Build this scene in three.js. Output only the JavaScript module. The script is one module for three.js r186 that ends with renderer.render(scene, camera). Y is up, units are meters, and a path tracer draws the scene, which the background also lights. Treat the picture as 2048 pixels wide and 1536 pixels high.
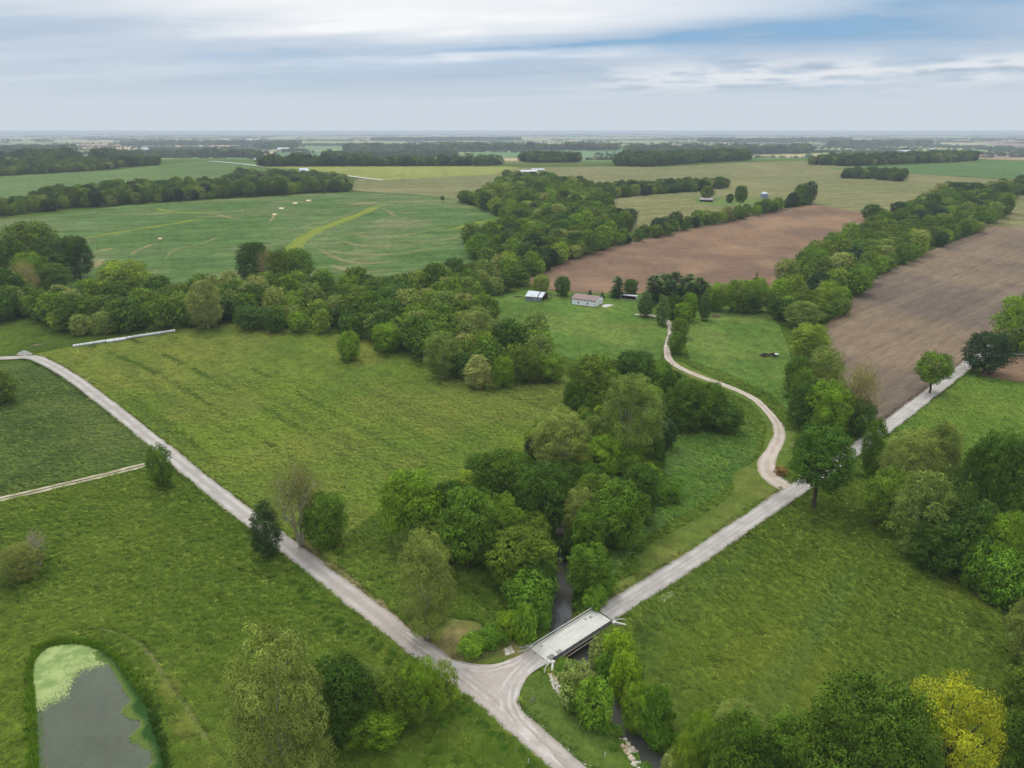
import * as THREE from 'three';
import { mergeGeometries } from 'three/addons/utils/BufferGeometryUtils.js';

// ───────────────────────── camera, sky, sun, exposure ─────────────────────────
const RAD = Math.PI / 180, EYE = 105, PITCH = 19.6 * RAD, LENS = 1421;
const scene = new THREE.Scene();
const camera = new THREE.PerspectiveCamera(2 * Math.atan(768 / LENS) / RAD, 4 / 3, 1, 120000);
camera.position.set(0, EYE, 0);
camera.rotation.set(-PITCH, 0, 0);
scene.add(camera);
const renderer = new THREE.WebGLRenderer({ antialias: true });
renderer.toneMapping = THREE.LinearToneMapping;
renderer.toneMappingExposure = 1.0;
renderer.shadowMap.enabled = true;

const SUN_AZ = -25 * RAD, SUN_EL = 58 * RAD;
const sun = new THREE.DirectionalLight(new THREE.Color(1, 0.97, 0.92), 1.5);
sun.position.set(Math.sin(SUN_AZ) * Math.cos(SUN_EL), Math.sin(SUN_EL), -Math.cos(SUN_AZ) * Math.cos(SUN_EL)).multiplyScalar(900);
sun.target.position.set(0, 0, -250);
sun.position.add(sun.target.position);
sun.castShadow = true; sun.shadow.radius = 26; sun.shadow.mapSize.set(4096, 4096);
Object.assign(sun.shadow.camera, { left: -500, right: 500, top: 500, bottom: -500, near: 1, far: 2500 });
scene.add(sun, sun.target);
scene.fog = new THREE.FogExp2(new THREE.Color(0.80, 0.89, 1.0), 0.000085);

// ───────────────────────── noise, colour, small helpers ─────────────────────────
function rng(seed) { let a = seed >>> 0; return () => { a = (a + 0x6D2B79F5) | 0; let t = Math.imul(a ^ (a >>> 15), 1 | a); t = (t + Math.imul(t ^ (t >>> 7), 61 | t)) ^ t; return ((t ^ (t >>> 14)) >>> 0) / 4294967296; }; }
function h2(x, y) { let h = Math.imul(x, 374761393) + Math.imul(y, 668265263); h = Math.imul(h ^ (h >>> 13), 1274126177); return ((h ^ (h >>> 16)) >>> 0) / 4294967296; }
function vn(x, y) {
  const X = Math.floor(x), Y = Math.floor(y); let u = x - X, v = y - Y; u = u * u * (3 - 2 * u); v = v * v * (3 - 2 * v);
  const a = h2(X, Y), b = h2(X + 1, Y), c = h2(X, Y + 1), d = h2(X + 1, Y + 1);
  return a + (b - a) * u + (c - a) * v + (a - b - c + d) * u * v;
}
function fbm(x, y, o = 4) { let s = 0, a = 0.5, n = 0; for (let i = 0; i < o; i++) { s += a * vn(x, y); n += a; a *= 0.5; const t = x * 1.6 - y * 1.2 + 17.3; y = x * 1.2 + y * 1.6 + 9.1; x = t; } return s / n; }
const clamp = (x, a = 0, b = 1) => x < a ? a : x > b ? b : x;
const sm = (a, b, x) => { const t = clamp((x - a) / (b - a)); return t * t * (3 - 2 * t); };
const mix = (a, b, t) => a + (b - a) * t;
const mix3 = (a, b, t) => [mix(a[0], b[0], t), mix(a[1], b[1], t), mix(a[2], b[2], t)];
const lin1 = c => { c /= 255; return c <= 0.04045 ? c / 12.92 : ((c + 0.055) / 1.055) ** 2.4; };
const lin = (r, g, b, k = 1) => [lin1(r) * k, lin1(g) * k, lin1(b) * k];
// the base colour of a surface that looks like this sRGB value under an overcast noon
const surf = (r, g, b, k = 1) => lin(r, g, b, k / 1.25);
const col = a => new THREE.Color().setRGB(...a);

const used = new Map();
function numbered(name) { const n = used.get(name) || 0; used.set(name, n + 1); return n ? name + '_' + String(n).padStart(3, '0') : name; }
function tag(o, label, category, group, kind) {
  o.userData = {}; if (label) o.userData.label = label; if (category) o.userData.category = category;
  if (group) o.userData.group = group; if (kind) o.userData.kind = kind;
  return o;
}
function mesh(name, geo, mat, parent = scene) {
  const m = new THREE.Mesh(geo, mat); m.name = parent === scene ? numbered(name) : name; m.castShadow = m.receiveShadow = true; parent.add(m); return m;
}
function thing(name, label, category, pos = [0, 0, 0], turn = 0, group) {
  const o = new THREE.Group(); o.name = numbered(name); o.position.set(...pos); o.rotation.y = turn; scene.add(o); return tag(o, label, category, group);
}
function box(w, h, d, x = 0, y = 0, z = 0, ry = 0, rx = 0, rz = 0) {
  const g = new THREE.BoxGeometry(w, h, d); g.applyMatrix4(new THREE.Matrix4().compose(new THREE.Vector3(x, y, z), new THREE.Quaternion().setFromEuler(new THREE.Euler(rx, ry, rz)), new THREE.Vector3(1, 1, 1))); return g;
}
function bar(p, q, r0, r1 = r0, n = 6) {
  const a = new THREE.Vector3(...p), b = new THREE.Vector3(...q), d = b.clone().sub(a), g = new THREE.CylinderGeometry(r1, r0, d.length(), n, 1);
  g.translate(0, d.length() / 2, 0); g.applyQuaternion(new THREE.Quaternion().setFromUnitVectors(new THREE.Vector3(0, 1, 0), d.clone().normalize())); g.translate(...p); return g;
}

// ───────────────────────── the sky ─────────────────────────
{
  const W = 4096, Hh = 2048, data = new Float32Array(W * Hh * 4);
  const haze = lin(204, 215, 225), pale = lin(206, 218, 232), white = lin(247, 249, 251), blue = lin(122, 168, 206), grey = lin(186, 200, 216);
  for (let j = 0; j < Hh; j++) {
    const el = ((j + 0.5) / Hh - 0.5) * Math.PI, y = Math.sin(el), c = Math.cos(el), ed = el / RAD;
    for (let i = 0; i < W; i++) {
      const k = (j * W + i) * 4; let o;
      if (ed < -1) { o = haze; data[k] = o[0] * 0.8; data[k + 1] = o[1] * 0.8; data[k + 2] = o[2] * 0.8; data[k + 3] = 1; continue; }
      const th = ((i + 0.5) / W - 0.5) * 2 * Math.PI, x = Math.cos(th) * c, z = Math.sin(th) * c, az = Math.atan2(x, -z) / RAD;
      const q = 1 / (Math.max(y, 0) + 0.06), qx = x * q, qz = z * q - qx * 0.16;                  // on the cloud deck overhead
      const n1 = fbm(qx * 0.30 + 4.1, qz * 1.15 + 8.7, 5), n2 = fbm(qx * 0.9 + 31, qz * 1.7 + 3, 5), n3 = fbm(qx * 2.3 + 7, qz * 3.4 + 19, 4);
      let v = 0.5 * n1 + 0.32 * n2 + 0.18 * n3;
      // a bright thin patch of the deck towards the sun, a long rift of blue that widens to the right, rolls of cloud below it
      const bright = sm(4.4, 7.4, ed + (n1 - 0.5) * 4 + (n3 - 0.5) * 1.5 - 0.02 * Math.abs(az + 12)) * Math.exp(-(((az + 11) / 25) ** 2));
      const line = 5.6 + 0.055 * az + (n1 - 0.5) * 0.9 + (n3 - 0.5) * 0.5, wide = 0.5 + Math.max(0, az - 6) * 0.05 * sm(80, 40, az);
      let rift = Math.exp(-(Math.abs((ed - line) / wide) ** 1.6)) * sm(-30, 10, az) * (0.55 + 0.45 * sm(0.30, 0.6, n2 * 0.5 + n3 * 0.5)) * (1 - 0.45 * sm(26, 36, az));
      const soft = 0.42 * Math.exp(-(((ed - 4.9 - 0.05 * az) / 1.3) ** 2)) * sm(-36, 0, az) * sm(80, 40, az);
      const lump = fbm(qx * 1.5 + 60, qz * 1.3 + 44, 6), under = fbm(qx * 1.5 + 60, (z * q - qx * 0.16 + 0.25) * 1.3 + 44, 6), inRolls = Math.exp(-(((ed - 3.6 - 0.01 * az) / 1.0) ** 2)) * sm(-2, 16, az) * sm(90, 50, az);
      const rolls = sm(0.46, 0.62, lump) * inRolls, shade = sm(0.0, 0.16, under - lump) * inRolls;
      o = mix3(haze, pale, sm(1.5, 6, ed));
      o = mix3(o, grey, 0.5 * sm(0.56, 0.40, v) * sm(1.2, 3.6, ed));
      o = mix3(o, blue, 0.5 * soft); o = mix3(o, blue, 0.24 * sm(0.46, 0.66, n2 * 0.7 + n3 * 0.3) * sm(1.6, 4.5, ed));
      o = mix3(o, white, clamp(0.92 * bright + 0.4 * sm(0.50, 0.66, v) * sm(2.8, 7, ed)));
      o = mix3(o, lin(230, 234, 239), 0.95 * rolls);
      o = mix3(o, lin(168, 184, 202), 0.7 * shade);
      o = mix3(o, blue, clamp(0.95 * rift));
      const lift = 1 + 1.05 * sm(9, 75, ed);                                                    // an overcast sky is brightest overhead
      if (ed > 9) o = mix3(o, mix3(lin(214, 222, 231), white, sm(0.38, 0.62, v)), sm(9, 22, ed));
      data[k] = o[0] * lift; data[k + 1] = o[1] * lift; data[k + 2] = o[2] * lift; data[k + 3] = 1;
    }
  }
  const t = new THREE.DataTexture(data, W, Hh, THREE.RGBAFormat, THREE.FloatType);
  t.mapping = THREE.EquirectangularReflectionMapping; t.magFilter = t.minFilter = THREE.LinearFilter; t.needsUpdate = true;
  scene.background = t; scene.environment = t;
}

// ───────────────────────── the lie of the land ─────────────────────────
// Positions were surveyed from the photograph: at(u, v) is the spot on the ground seen at that place of the 2048 x 1536 picture.
const CP = Math.cos(PITCH), SP = Math.sin(PITCH);
function ray(u, v) { const a = (u - 1024) / LENS, b = (768 - v) / LENS; return [a, b * CP - SP, -b * SP - CP]; }
function onLevel(u, v, y) { const d = ray(u, v), t = (y - EYE) / d[1]; return [d[0] * t, d[2] * t]; }
const distTo = (pts, x, z) => {
  let best = 1e9;
  for (let i = 0; i + 1 < pts.length; i++) {
    const [ax, az] = pts[i], [bx, bz] = pts[i + 1], ex = bx - ax, ez = bz - az, t = clamp(((x - ax) * ex + (z - az) * ez) / (ex * ex + ez * ez));
    best = Math.min(best, (x - ax - ex * t) ** 2 + (z - az - ez * t) ** 2);
  }
  return Math.sqrt(best);
};
function inside(P, x, z) { let c = false; for (let i = 0, j = P.length - 1; i < P.length; j = i++) { const a = P[i], b = P[j]; if ((a[1] > z) !== (b[1] > z) && x < (b[0] - a[0]) * (z - a[1]) / (b[1] - a[1]) + a[0]) c = !c; } return c; }
function curve(P, closed, step) {                                       // a smooth line through the points, every `step` metres
  const g = new THREE.CatmullRomCurve3(P.map(p => new THREE.Vector3(p[0], 0, p[1])), closed, 'centripetal');
  const n = Math.max(4, Math.round(g.getLength() / step)); return g.getSpacedPoints(n).slice(0, closed ? n : n + 1).map(p => [p.x, p.z]);
}
const CREEK_LEVEL = -2.5, POND_LEVEL = -0.55;
const creekLine = curve([[1235, 850], [1180, 930], [1118, 1020], [1134, 1080], [1128, 1140], [1126, 1200], [1120, 1248], [1140, 1282], [1176, 1326], [1212, 1378], [1246, 1432], [1280, 1482], [1335, 1545], [1420, 1640]].map(p => onLevel(...p, CREEK_LEVEL)), false, 3);
const pondEdge = curve([[75, 1560], [73, 1469], [67, 1401], [63, 1350], [70, 1317], [92, 1297], [123, 1288], [160, 1288], [200, 1300], [232, 1322], [252, 1352], [275, 1385], [295, 1420], [308, 1460], [322, 1500], [332, 1545], [338, 1640], [80, 1660]].map(p => onLevel(...p, POND_LEVEL)), true, 2.5);
const pondBox = pondEdge.reduce((b, p) => [Math.min(b[0], p[0]), Math.max(b[1], p[0]), Math.min(b[2], p[1]), Math.max(b[3], p[1])], [1e9, -1e9, 1e9, -1e9]);
const creekBox = creekLine.reduce((b, p) => [Math.min(b[0], p[0]), Math.max(b[1], p[0]), Math.min(b[2], p[1]), Math.max(b[3], p[1])], [1e9, -1e9, 1e9, -1e9]);
const pondRing = [...pondEdge, pondEdge[0]];
function hill(x, f) {
  let h = 0;
  if (f > 420) {
    const w = (vn(x / 420 + 3.3, f / 420 + 1.7) - 0.5) * 2;
    h += 23 * sm(500, 1020, f) + w * 4.5 * sm(650, 1100, f);
    h -= 7 * sm(1030, 1230, f) * (1 - sm(1230, 1500, f)) * sm(260, -60, x);
    h += 9.5 * sm(1250, 1900, f);
    h -= 29 * sm(1950, 2800, f);
    h += (fbm(x / 2600 + 9, f / 2600 + 5, 3) - 0.5) * 42 * sm(2500, 4500, f);
  }
  return h;
}
function land(x, z) {
  let h = hill(x, -z);
  if (x > creekBox[0] - 9 && x < creekBox[1] + 9 && z > creekBox[2] - 9 && z < creekBox[3] + 9) { const d = distTo(creekLine, x, z); if (d < 9) h -= 3.3 * (1 - sm(1.0, 6.4, d)); }
  if (x > pondBox[0] - 4 && x < pondBox[1] + 4 && z > pondBox[2] - 4 && z < pondBox[3] + 4) { const d = distTo(pondRing, x, z) * (inside(pondEdge, x, z) ? -1 : 1); if (d < 3) h -= 1.3 * (1 - sm(-1.8, 2.2, d)); }
  return h;
}
function at(u, v, up = 0) {                                             // [x, ground height, z]
  const d = ray(u, v); let t = 60, s = 60;
  const over = t => EYE + d[1] * t - up - land(d[0] * t, d[2] * t);
  while (t < 36000 && over(t) > 0) { s = t; t += Math.max(1, t * 0.006); }
  for (let i = 0; i < 24; i++) { const m = (s + t) / 2; if (over(m) > 0) s = m; else t = m; }
  const x = d[0] * t, z = d[2] * t; return [x, land(x, z), z];
}
const xz = (u, v) => { const p = at(u, v); return [p[0], p[2]]; };
const survey = list => list.map(p => xz(p[0], p[1]));
const metres = (p, n) => n * Math.hypot(p[0], EYE - p[1], p[2]) / LENS; // n picture units at that spot, roughly

// ───────────────────────── procedural textures (tileable) ─────────────────────────
function pn(x, y, p, s) { const X = Math.floor(x), Y = Math.floor(y); let u = x - X, v = y - Y; u = u * u * (3 - 2 * u); v = v * v * (3 - 2 * v); const m = (n) => ((n % p) + p) % p, x0 = m(X) + s * 131, x1 = m(X + 1) + s * 131, y0 = m(Y) + s * 57, y1 = m(Y + 1) + s * 57; const a = h2(x0, y0), b = h2(x1, y0), c = h2(x0, y1), d = h2(x1, y1); return a + (b - a) * u + (c - a) * v + (a - b - c + d) * u * v; }
function tile(n, f, srgb) {
  const d = new Uint8Array(n * n * 4); let sum = 0;
  for (let j = 0; j < n; j++) for (let i = 0; i < n; i++) { const c = f(i / n, j / n), k = (j * n + i) * 4; sum += clamp(c[1]); for (let q = 0; q < 3; q++) d[k + q] = clamp(Math.round((srgb ? (c[q] <= 0.0031308 ? c[q] * 12.92 : 1.055 * c[q] ** (1 / 2.4) - 0.055) : c[q]) * 255), 0, 255); d[k + 3] = 255; }
  const t = new THREE.DataTexture(d, n, n, THREE.RGBAFormat); t.wrapS = t.wrapT = THREE.RepeatWrapping; t.magFilter = THREE.LinearFilter; t.minFilter = THREE.LinearMipmapLinearFilter; t.generateMipmaps = true; if (srgb) t.colorSpace = THREE.SRGBColorSpace; t.needsUpdate = true; t.mean = sum / (n * n); return t;
}
const oct = (u, v, list) => list.reduce((s, [p, a, k, ax = 1]) => s + a * (pn(u * p, v * p * ax, ax === 1 ? p : 1e6, k) - 0.5), 0);
const N = 1024;
// tall grass: clumps a metre or two across, stalks and shade between them (one tile is 46 m)
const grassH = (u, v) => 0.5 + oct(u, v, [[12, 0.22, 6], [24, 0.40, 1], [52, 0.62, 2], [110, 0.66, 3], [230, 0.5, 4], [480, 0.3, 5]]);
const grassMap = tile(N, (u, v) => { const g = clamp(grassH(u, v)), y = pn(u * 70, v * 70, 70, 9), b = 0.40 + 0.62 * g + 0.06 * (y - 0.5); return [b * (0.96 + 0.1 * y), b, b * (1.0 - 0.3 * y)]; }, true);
const grassBump = tile(N, (u, v) => { const g = clamp(grassH(u, v)); return [g, g, g]; });
// short turf and mown grass
const turfMap = tile(512, (u, v) => { const g = 0.66 + oct(u, v, [[6, 0.16, 4], [20, 0.22, 1], [60, 0.3, 5], [120, 0.3, 2], [240, 0.2, 3]]); return [g * 1.01, g, g * 0.94]; }, true);
// tilled earth: planting rows run along u, broken clods between
const soilH = (u, v) => { const r = 0.5 + 0.5 * Math.sin(v * Math.PI * 2 * 40 + 1.2 * pn(u * 6, v * 6, 6, 3)); return clamp(0.42 + 0.16 * r + oct(u, v, [[8, 0.12, 1], [60, 0.25, 2], [200, 0.4, 3]]) + 0.34 * (pn(u * 5, v * 100, 1e6, 4) - 0.5) + 0.32 * (pn(u * 2, v * 30, 1e6, 8) - 0.5)); };
const soilMap = tile(N, (u, v) => { const b = 0.46 + 0.54 * soilH(u, v); return [b, b * 0.99, b * 0.98]; }, true);
const soilBump = tile(N, (u, v) => { const b = soilH(u, v); return [b, b, b]; });
// row crop: faint rows along u
const cropMap = tile(N, (u, v) => { const r = 0.5 + 0.5 * Math.sin(v * Math.PI * 2 * 40); const b = 0.64 + 0.06 * r + oct(u, v, [[10, 0.16, 1], [34, 0.24, 5], [70, 0.24, 2], [260, 0.25, 3]]) + 0.30 * (pn(u * 3, v * 22, 1e6, 6) - 0.5); return [b * 1.01, b, b]; }, true);
// crushed limestone
const gravelMap = tile(512, (u, v) => { const b = 0.80 + oct(u, v, [[16, 0.08, 1], [64, 0.12, 2], [170, 0.2, 3], [256, 0.2, 4]]); return [b, b * 0.995, b * 0.985]; }, true);
const gravelBump = tile(512, (u, v) => { const b = 0.5 + oct(u, v, [[120, 0.4, 2], [256, 0.6, 4]]); return [b, b, b]; });
const concreteMap = tile(512, (u, v) => { const b = 0.83 + oct(u, v, [[5, 0.14, 1], [18, 0.08, 2], [120, 0.08, 3]]); return [b, b * 0.995, b * 0.98]; }, true);

const std = (o) => new THREE.MeshPhysicalMaterial({ roughness: 0.95, metalness: 0, side: THREE.DoubleSide, specularIntensity: (o.roughness ?? 0.95) > 0.6 ? 0.1 : 1, ...o });
const M = {
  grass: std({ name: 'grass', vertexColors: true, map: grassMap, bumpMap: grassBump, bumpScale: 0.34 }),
  turf: std({ name: 'turf', vertexColors: true, map: turfMap }),
  soil: std({ name: 'soil', vertexColors: true, map: soilMap, bumpMap: soilBump, bumpScale: 0.22 }),
  crop: std({ name: 'crop', vertexColors: true, map: cropMap }),
  gravel: std({ name: 'gravel', vertexColors: true, map: gravelMap, bumpMap: gravelBump, bumpScale: 0.05 }),
};
const TEXMEAN = Object.fromEntries(Object.entries(M).map(([k, m]) => [k, m.map.mean * (k === 'grass' ? 0.93 : 1)]));

// ───────────────────────── the ground: one sheet on a graded grid ─────────────────────────
function lines(a, b, step, out0, grow0, out1, grow1) {
  const r = []; for (let v = a; v <= b + 1e-6; v += step) r.push(v);
  for (let s = step, v = r[0]; v > out0;) { s *= 1 + grow0; v -= s; r.unshift(Math.max(v, out0)); }
  for (let s = step, v = r[r.length - 1]; v < out1;) { s *= 1 + grow1; v += s; r.push(Math.min(v, out1)); }
  return r;
}
const GX = lines(-120, 126, 1.5, -36000, 0.028, 36000, 0.028);
const GZ = lines(-246, -84, 1.5, -37000, 0.022, 1500, 0.2);
const NX = GX.length, NZ = GZ.length, GH = new Float32Array(NX * NZ);
for (let j = 0; j < NZ; j++) for (let i = 0; i < NX; i++) GH[j * NX + i] = land(GX[i], GZ[j]);
function cellOf(A, v) { let a = 0, b = A.length - 2; while (a < b) { const m = (a + b + 1) >> 1; if (A[m] <= v) a = m; else b = m - 1; } return a; }
function gridH(x, z) {
  const i = cellOf(GX, x), j = cellOf(GZ, z), u = (x - GX[i]) / (GX[i + 1] - GX[i]), v = (z - GZ[j]) / (GZ[j + 1] - GZ[j]);
  const a = GH[j * NX + i], b = GH[j * NX + i + 1], c = GH[(j + 1) * NX + i], d = GH[(j + 1) * NX + i + 1];
  return u + v <= 1 ? a + (b - a) * u + (c - a) * v : d + (c - d) * (1 - u) + (b - d) * (1 - v);
}
function slope(x, z) { const e = Math.max(1, Math.abs(z) * 0.004), a = land(x - e, z), b = land(x + e, z), c = land(x, z - e), d = land(x, z + e), l = Math.hypot(a - b, 2 * e, c - d); return [(a - b) / l, 2 * e / l, (c - d) / l]; }
const liftOf = (level, x, z) => level * (0.011 + 0.00013 * Math.hypot(x, z));

class Sheet {                                                          // collects triangles that lie on the ground
  constructor(level, paint, size, turn = 0, mean = 0.78) { Object.assign(this, { level, paint, size, mean, p: [], n: [], u: [], c: [], f: [], seen: new Map(), ct: Math.cos(turn), st: Math.sin(turn) }); }
  put(x, z, key) {
    if (key !== undefined && this.seen.has(key)) return this.seen.get(key);
    const k = this.p.length / 3, o = this.paint(x, z);
    this.p.push(x, gridH(x, z) + liftOf(this.level, x, z), z); this.n.push(...slope(x, z));
    this.u.push((x * this.ct - z * this.st) / this.size, (x * this.st + z * this.ct) / this.size); this.c.push(o[0] / this.mean, o[1] / this.mean, o[2] / this.mean);
    if (key !== undefined) this.seen.set(key, k); return k;
  }
  geometry() {
    const g = new THREE.BufferGeometry(); for (const [n, a, w] of [['position', this.p, 3], ['normal', this.n, 3], ['uv', this.u, 2], ['color', this.c, 3]]) g.setAttribute(n, new THREE.Float32BufferAttribute(a, w));
    g.setIndex(this.f); return g;
  }
}
function clipBy(P, ax, az, bx, bz) {                                    // the part of P left of the line a-b
  const out = [], s = p => (bx - ax) * (p[1] - az) - (bz - az) * (p[0] - ax);
  for (let i = 0; i < P.length; i++) { const p = P[i], q = P[(i + 1) % P.length], a = s(p), b = s(q); if (a >= 0) out.push(p); if ((a >= 0) !== (b >= 0)) { const t = a / (a - b); out.push([p[0] + (q[0] - p[0]) * t, p[1] + (q[1] - p[1]) * t]); } }
  return out;
}
const fields = [];                                                      // [polygon, paint] for what grows on them
function sheet(name, label, category, P, level, paint, matName, size, turn = 0) {
  const s = new Sheet(level, paint, size, turn, TEXMEAN[matName]);
  let x0 = 1e9, x1 = -1e9, z0 = 1e9, z1 = -1e9; for (const p of P) { x0 = Math.min(x0, p[0]); x1 = Math.max(x1, p[0]); z0 = Math.min(z0, p[1]); z1 = Math.max(z1, p[1]); }
  const i0 = cellOf(GX, x0), i1 = cellOf(GX, x1), j0 = cellOf(GZ, z0), j1 = cellOf(GZ, z1), w = i1 - i0 + 1, cut = new Uint8Array(w * (j1 - j0 + 1));
  for (let k = 0; k < P.length; k++) {
    const a = P[k], b = P[(k + 1) % P.length], ia = cellOf(GX, Math.min(a[0], b[0])), ib = cellOf(GX, Math.max(a[0], b[0])), ja = cellOf(GZ, Math.min(a[1], b[1])), jb = cellOf(GZ, Math.max(a[1], b[1]));
    for (let j = ja; j <= jb; j++) for (let i = ia; i <= ib; i++) {
      let t0 = 0, t1 = 1, ok = true;
      for (const [p, d] of [[a[0] - b[0], a[0] - GX[i]], [b[0] - a[0], GX[i + 1] - a[0]], [a[1] - b[1], a[1] - GZ[j]], [b[1] - a[1], GZ[j + 1] - a[1]]]) { if (p === 0) { if (d < 0) ok = false; } else { const r = d / p; if (p < 0) t0 = Math.max(t0, r); else t1 = Math.min(t1, r); } }
      if (ok && t0 <= t1) cut[(j - j0) * w + i - i0] = 1;
    }
  }
  for (let j = j0; j <= j1; j++) for (let i = i0; i <= i1; i++) {
    const xa = GX[i], xb = GX[i + 1], za = GZ[j], zb = GZ[j + 1];
    if (!cut[(j - j0) * w + i - i0]) {
      if (!inside(P, (xa + xb) / 2, (za + zb) / 2)) continue;
      const a = s.put(xa, za, j * NX + i), b = s.put(xb, za, j * NX + i + 1), c = s.put(xa, zb, (j + 1) * NX + i), d = s.put(xb, zb, (j + 1) * NX + i + 1);
      s.f.push(a, c, b, b, c, d); continue;
    }
    for (const T of [[[xa, za], [xb, za], [xa, zb]], [[xb, zb], [xa, zb], [xb, za]]]) {
      let Q = P; for (let e = 0; e < 3 && Q.length; e++) Q = clipBy(Q, ...T[e], ...T[(e + 1) % 3]);
      if (Q.length < 3) continue;
      const V = []; for (const p of Q) if (!V.length || Math.hypot(p[0] - V[V.length - 1].x, p[1] - V[V.length - 1].y) > 1e-4) V.push(new THREE.Vector2(p[0], p[1]));
      if (V.length > 2 && V[0].distanceTo(V[V.length - 1]) < 1e-4) V.pop();
      if (V.length < 3) continue;
      const ids = V.map(p => s.put(p.x, p.y));
      for (const t of THREE.ShapeUtils.triangulateShape(V, [])) { const [a, b, c] = t.map(k => V[k]), flip = (b.x - a.x) * (c.y - a.y) - (b.y - a.y) * (c.x - a.x) > 0; s.f.push(...(flip ? [ids[t[0]], ids[t[2]], ids[t[1]]] : [ids[t[0]], ids[t[1]], ids[t[2]]])); }
    }
  }
  fields.push([P, paint, level]);
  return tag(mesh(name, s.geometry(), M[matName]), label, category, null, 'structure');
}
// a road: cross-section of lanes with wheel tracks, edges a little ragged
function ribbon(name, label, category, C, width, level, paint, seed, cross = 10, ragged = 0.25) {
  const p = [], n = [], u = [], c = [], f = []; let run = 0;
  for (let k = 0; k < C.length; k++) {
    const a = C[Math.max(0, k - 1)], b = C[Math.min(C.length - 1, k + 1)], l = Math.hypot(b[0] - a[0], b[1] - a[1]), tx = (b[0] - a[0]) / l, tz = (b[1] - a[1]) / l;
    if (k) run += Math.hypot(C[k][0] - C[k - 1][0], C[k][1] - C[k - 1][1]);
    const W = typeof width === 'function' ? width(k / (C.length - 1), run) : width;
    for (let q = 0; q <= cross; q++) {
      let s = (q / cross * 2 - 1); const edge = Math.abs(s) > 0.99 ? (vn(run * 0.7 + seed * 7, s * 9 + seed) - 0.5) * 2 * ragged + (vn(run * 0.12 + seed * 3, s * 5 + 40) - 0.5) * ragged * 2 : 0;
      const o = s * W + Math.sign(s) * edge, x = C[k][0] - tz * o, z = C[k][1] + tx * o;
      p.push(x, gridH(x, z) + liftOf(level, x, z) + 0.06 * (1 - s * s), z); n.push(0, 1, 0); u.push(x / 9, z / 9); const g = paint(s, run, x, z); c.push(g[0] / 0.8, g[1] / 0.8, g[2] / 0.8);
    }
  }
  for (let k = 0; k + 1 < C.length; k++) for (let q = 0; q < cross; q++) { const a = k * (cross + 1) + q, b = a + cross + 1; f.push(a, a + 1, b, b, a + 1, b + 1); }
  const g = new THREE.BufferGeometry(); for (const [m, d, w] of [['position', p, 3], ['normal', n, 3], ['uv', u, 2], ['color', c, 3]]) g.setAttribute(m, new THREE.Float32BufferAttribute(d, w)); g.setIndex(f);
  return tag(mesh(name, g, M.gravel), label, category, null, 'structure');
}
// colours of a field: two tones mixed by broad noise, a third in patches, an optional grain along a direction
function tones(a, b, c, o = {}) {
  const { s = 30, ps = 55, amount = 0.5, thr = 0.58, seed = 0, dir, ds = [60, 5], da = 0.35, dark } = o; const cd = dir === undefined ? 0 : Math.cos(dir), sd = dir === undefined ? 0 : Math.sin(dir);
  return (x, z) => {
    let k = mix3(a, b, sm(0.3, 0.7, fbm(x / s + seed, z / s - seed, 4)));
    k = mix3(k, c, amount * sm(thr - 0.12, thr + 0.12, fbm(x / ps + seed + 50, z / ps + 20 - seed, 4)));
    if (dir !== undefined) { const p = x * cd + z * sd, q = z * cd - x * sd; k = mix3(k, dark || b, da * 2 * clamp(fbm(p / ds[0] + 8 + seed, q / ds[1] + seed, 3) - 0.42)); }
    const g = 0.9 + 0.2 * vn(x / 2.2 + 5, z / 2.2 + 8) ; return [k[0] * g, k[1] * g, k[2] * g];
  };
}

// far country: a patchwork of fields, each with its own tone, softened by distance
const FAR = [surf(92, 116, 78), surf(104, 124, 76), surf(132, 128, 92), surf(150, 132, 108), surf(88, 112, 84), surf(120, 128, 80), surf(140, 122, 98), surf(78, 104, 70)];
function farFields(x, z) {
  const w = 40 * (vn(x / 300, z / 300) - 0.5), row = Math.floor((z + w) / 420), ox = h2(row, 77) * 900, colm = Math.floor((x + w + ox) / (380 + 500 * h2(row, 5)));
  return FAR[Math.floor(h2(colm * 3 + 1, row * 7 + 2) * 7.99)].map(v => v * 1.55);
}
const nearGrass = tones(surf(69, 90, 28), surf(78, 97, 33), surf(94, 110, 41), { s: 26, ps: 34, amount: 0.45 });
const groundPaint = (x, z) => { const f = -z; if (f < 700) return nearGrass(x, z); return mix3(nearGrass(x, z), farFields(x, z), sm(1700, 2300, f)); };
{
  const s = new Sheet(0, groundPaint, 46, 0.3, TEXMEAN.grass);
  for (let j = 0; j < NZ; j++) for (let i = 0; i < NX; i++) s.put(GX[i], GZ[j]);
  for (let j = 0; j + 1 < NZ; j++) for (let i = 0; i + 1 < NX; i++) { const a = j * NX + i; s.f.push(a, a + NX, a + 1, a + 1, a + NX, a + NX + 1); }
  tag(mesh('ground', s.geometry(), M.grass), 'gently rolling farm ground that runs to the hazy horizon', 'ground', null, 'structure');
}

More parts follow.
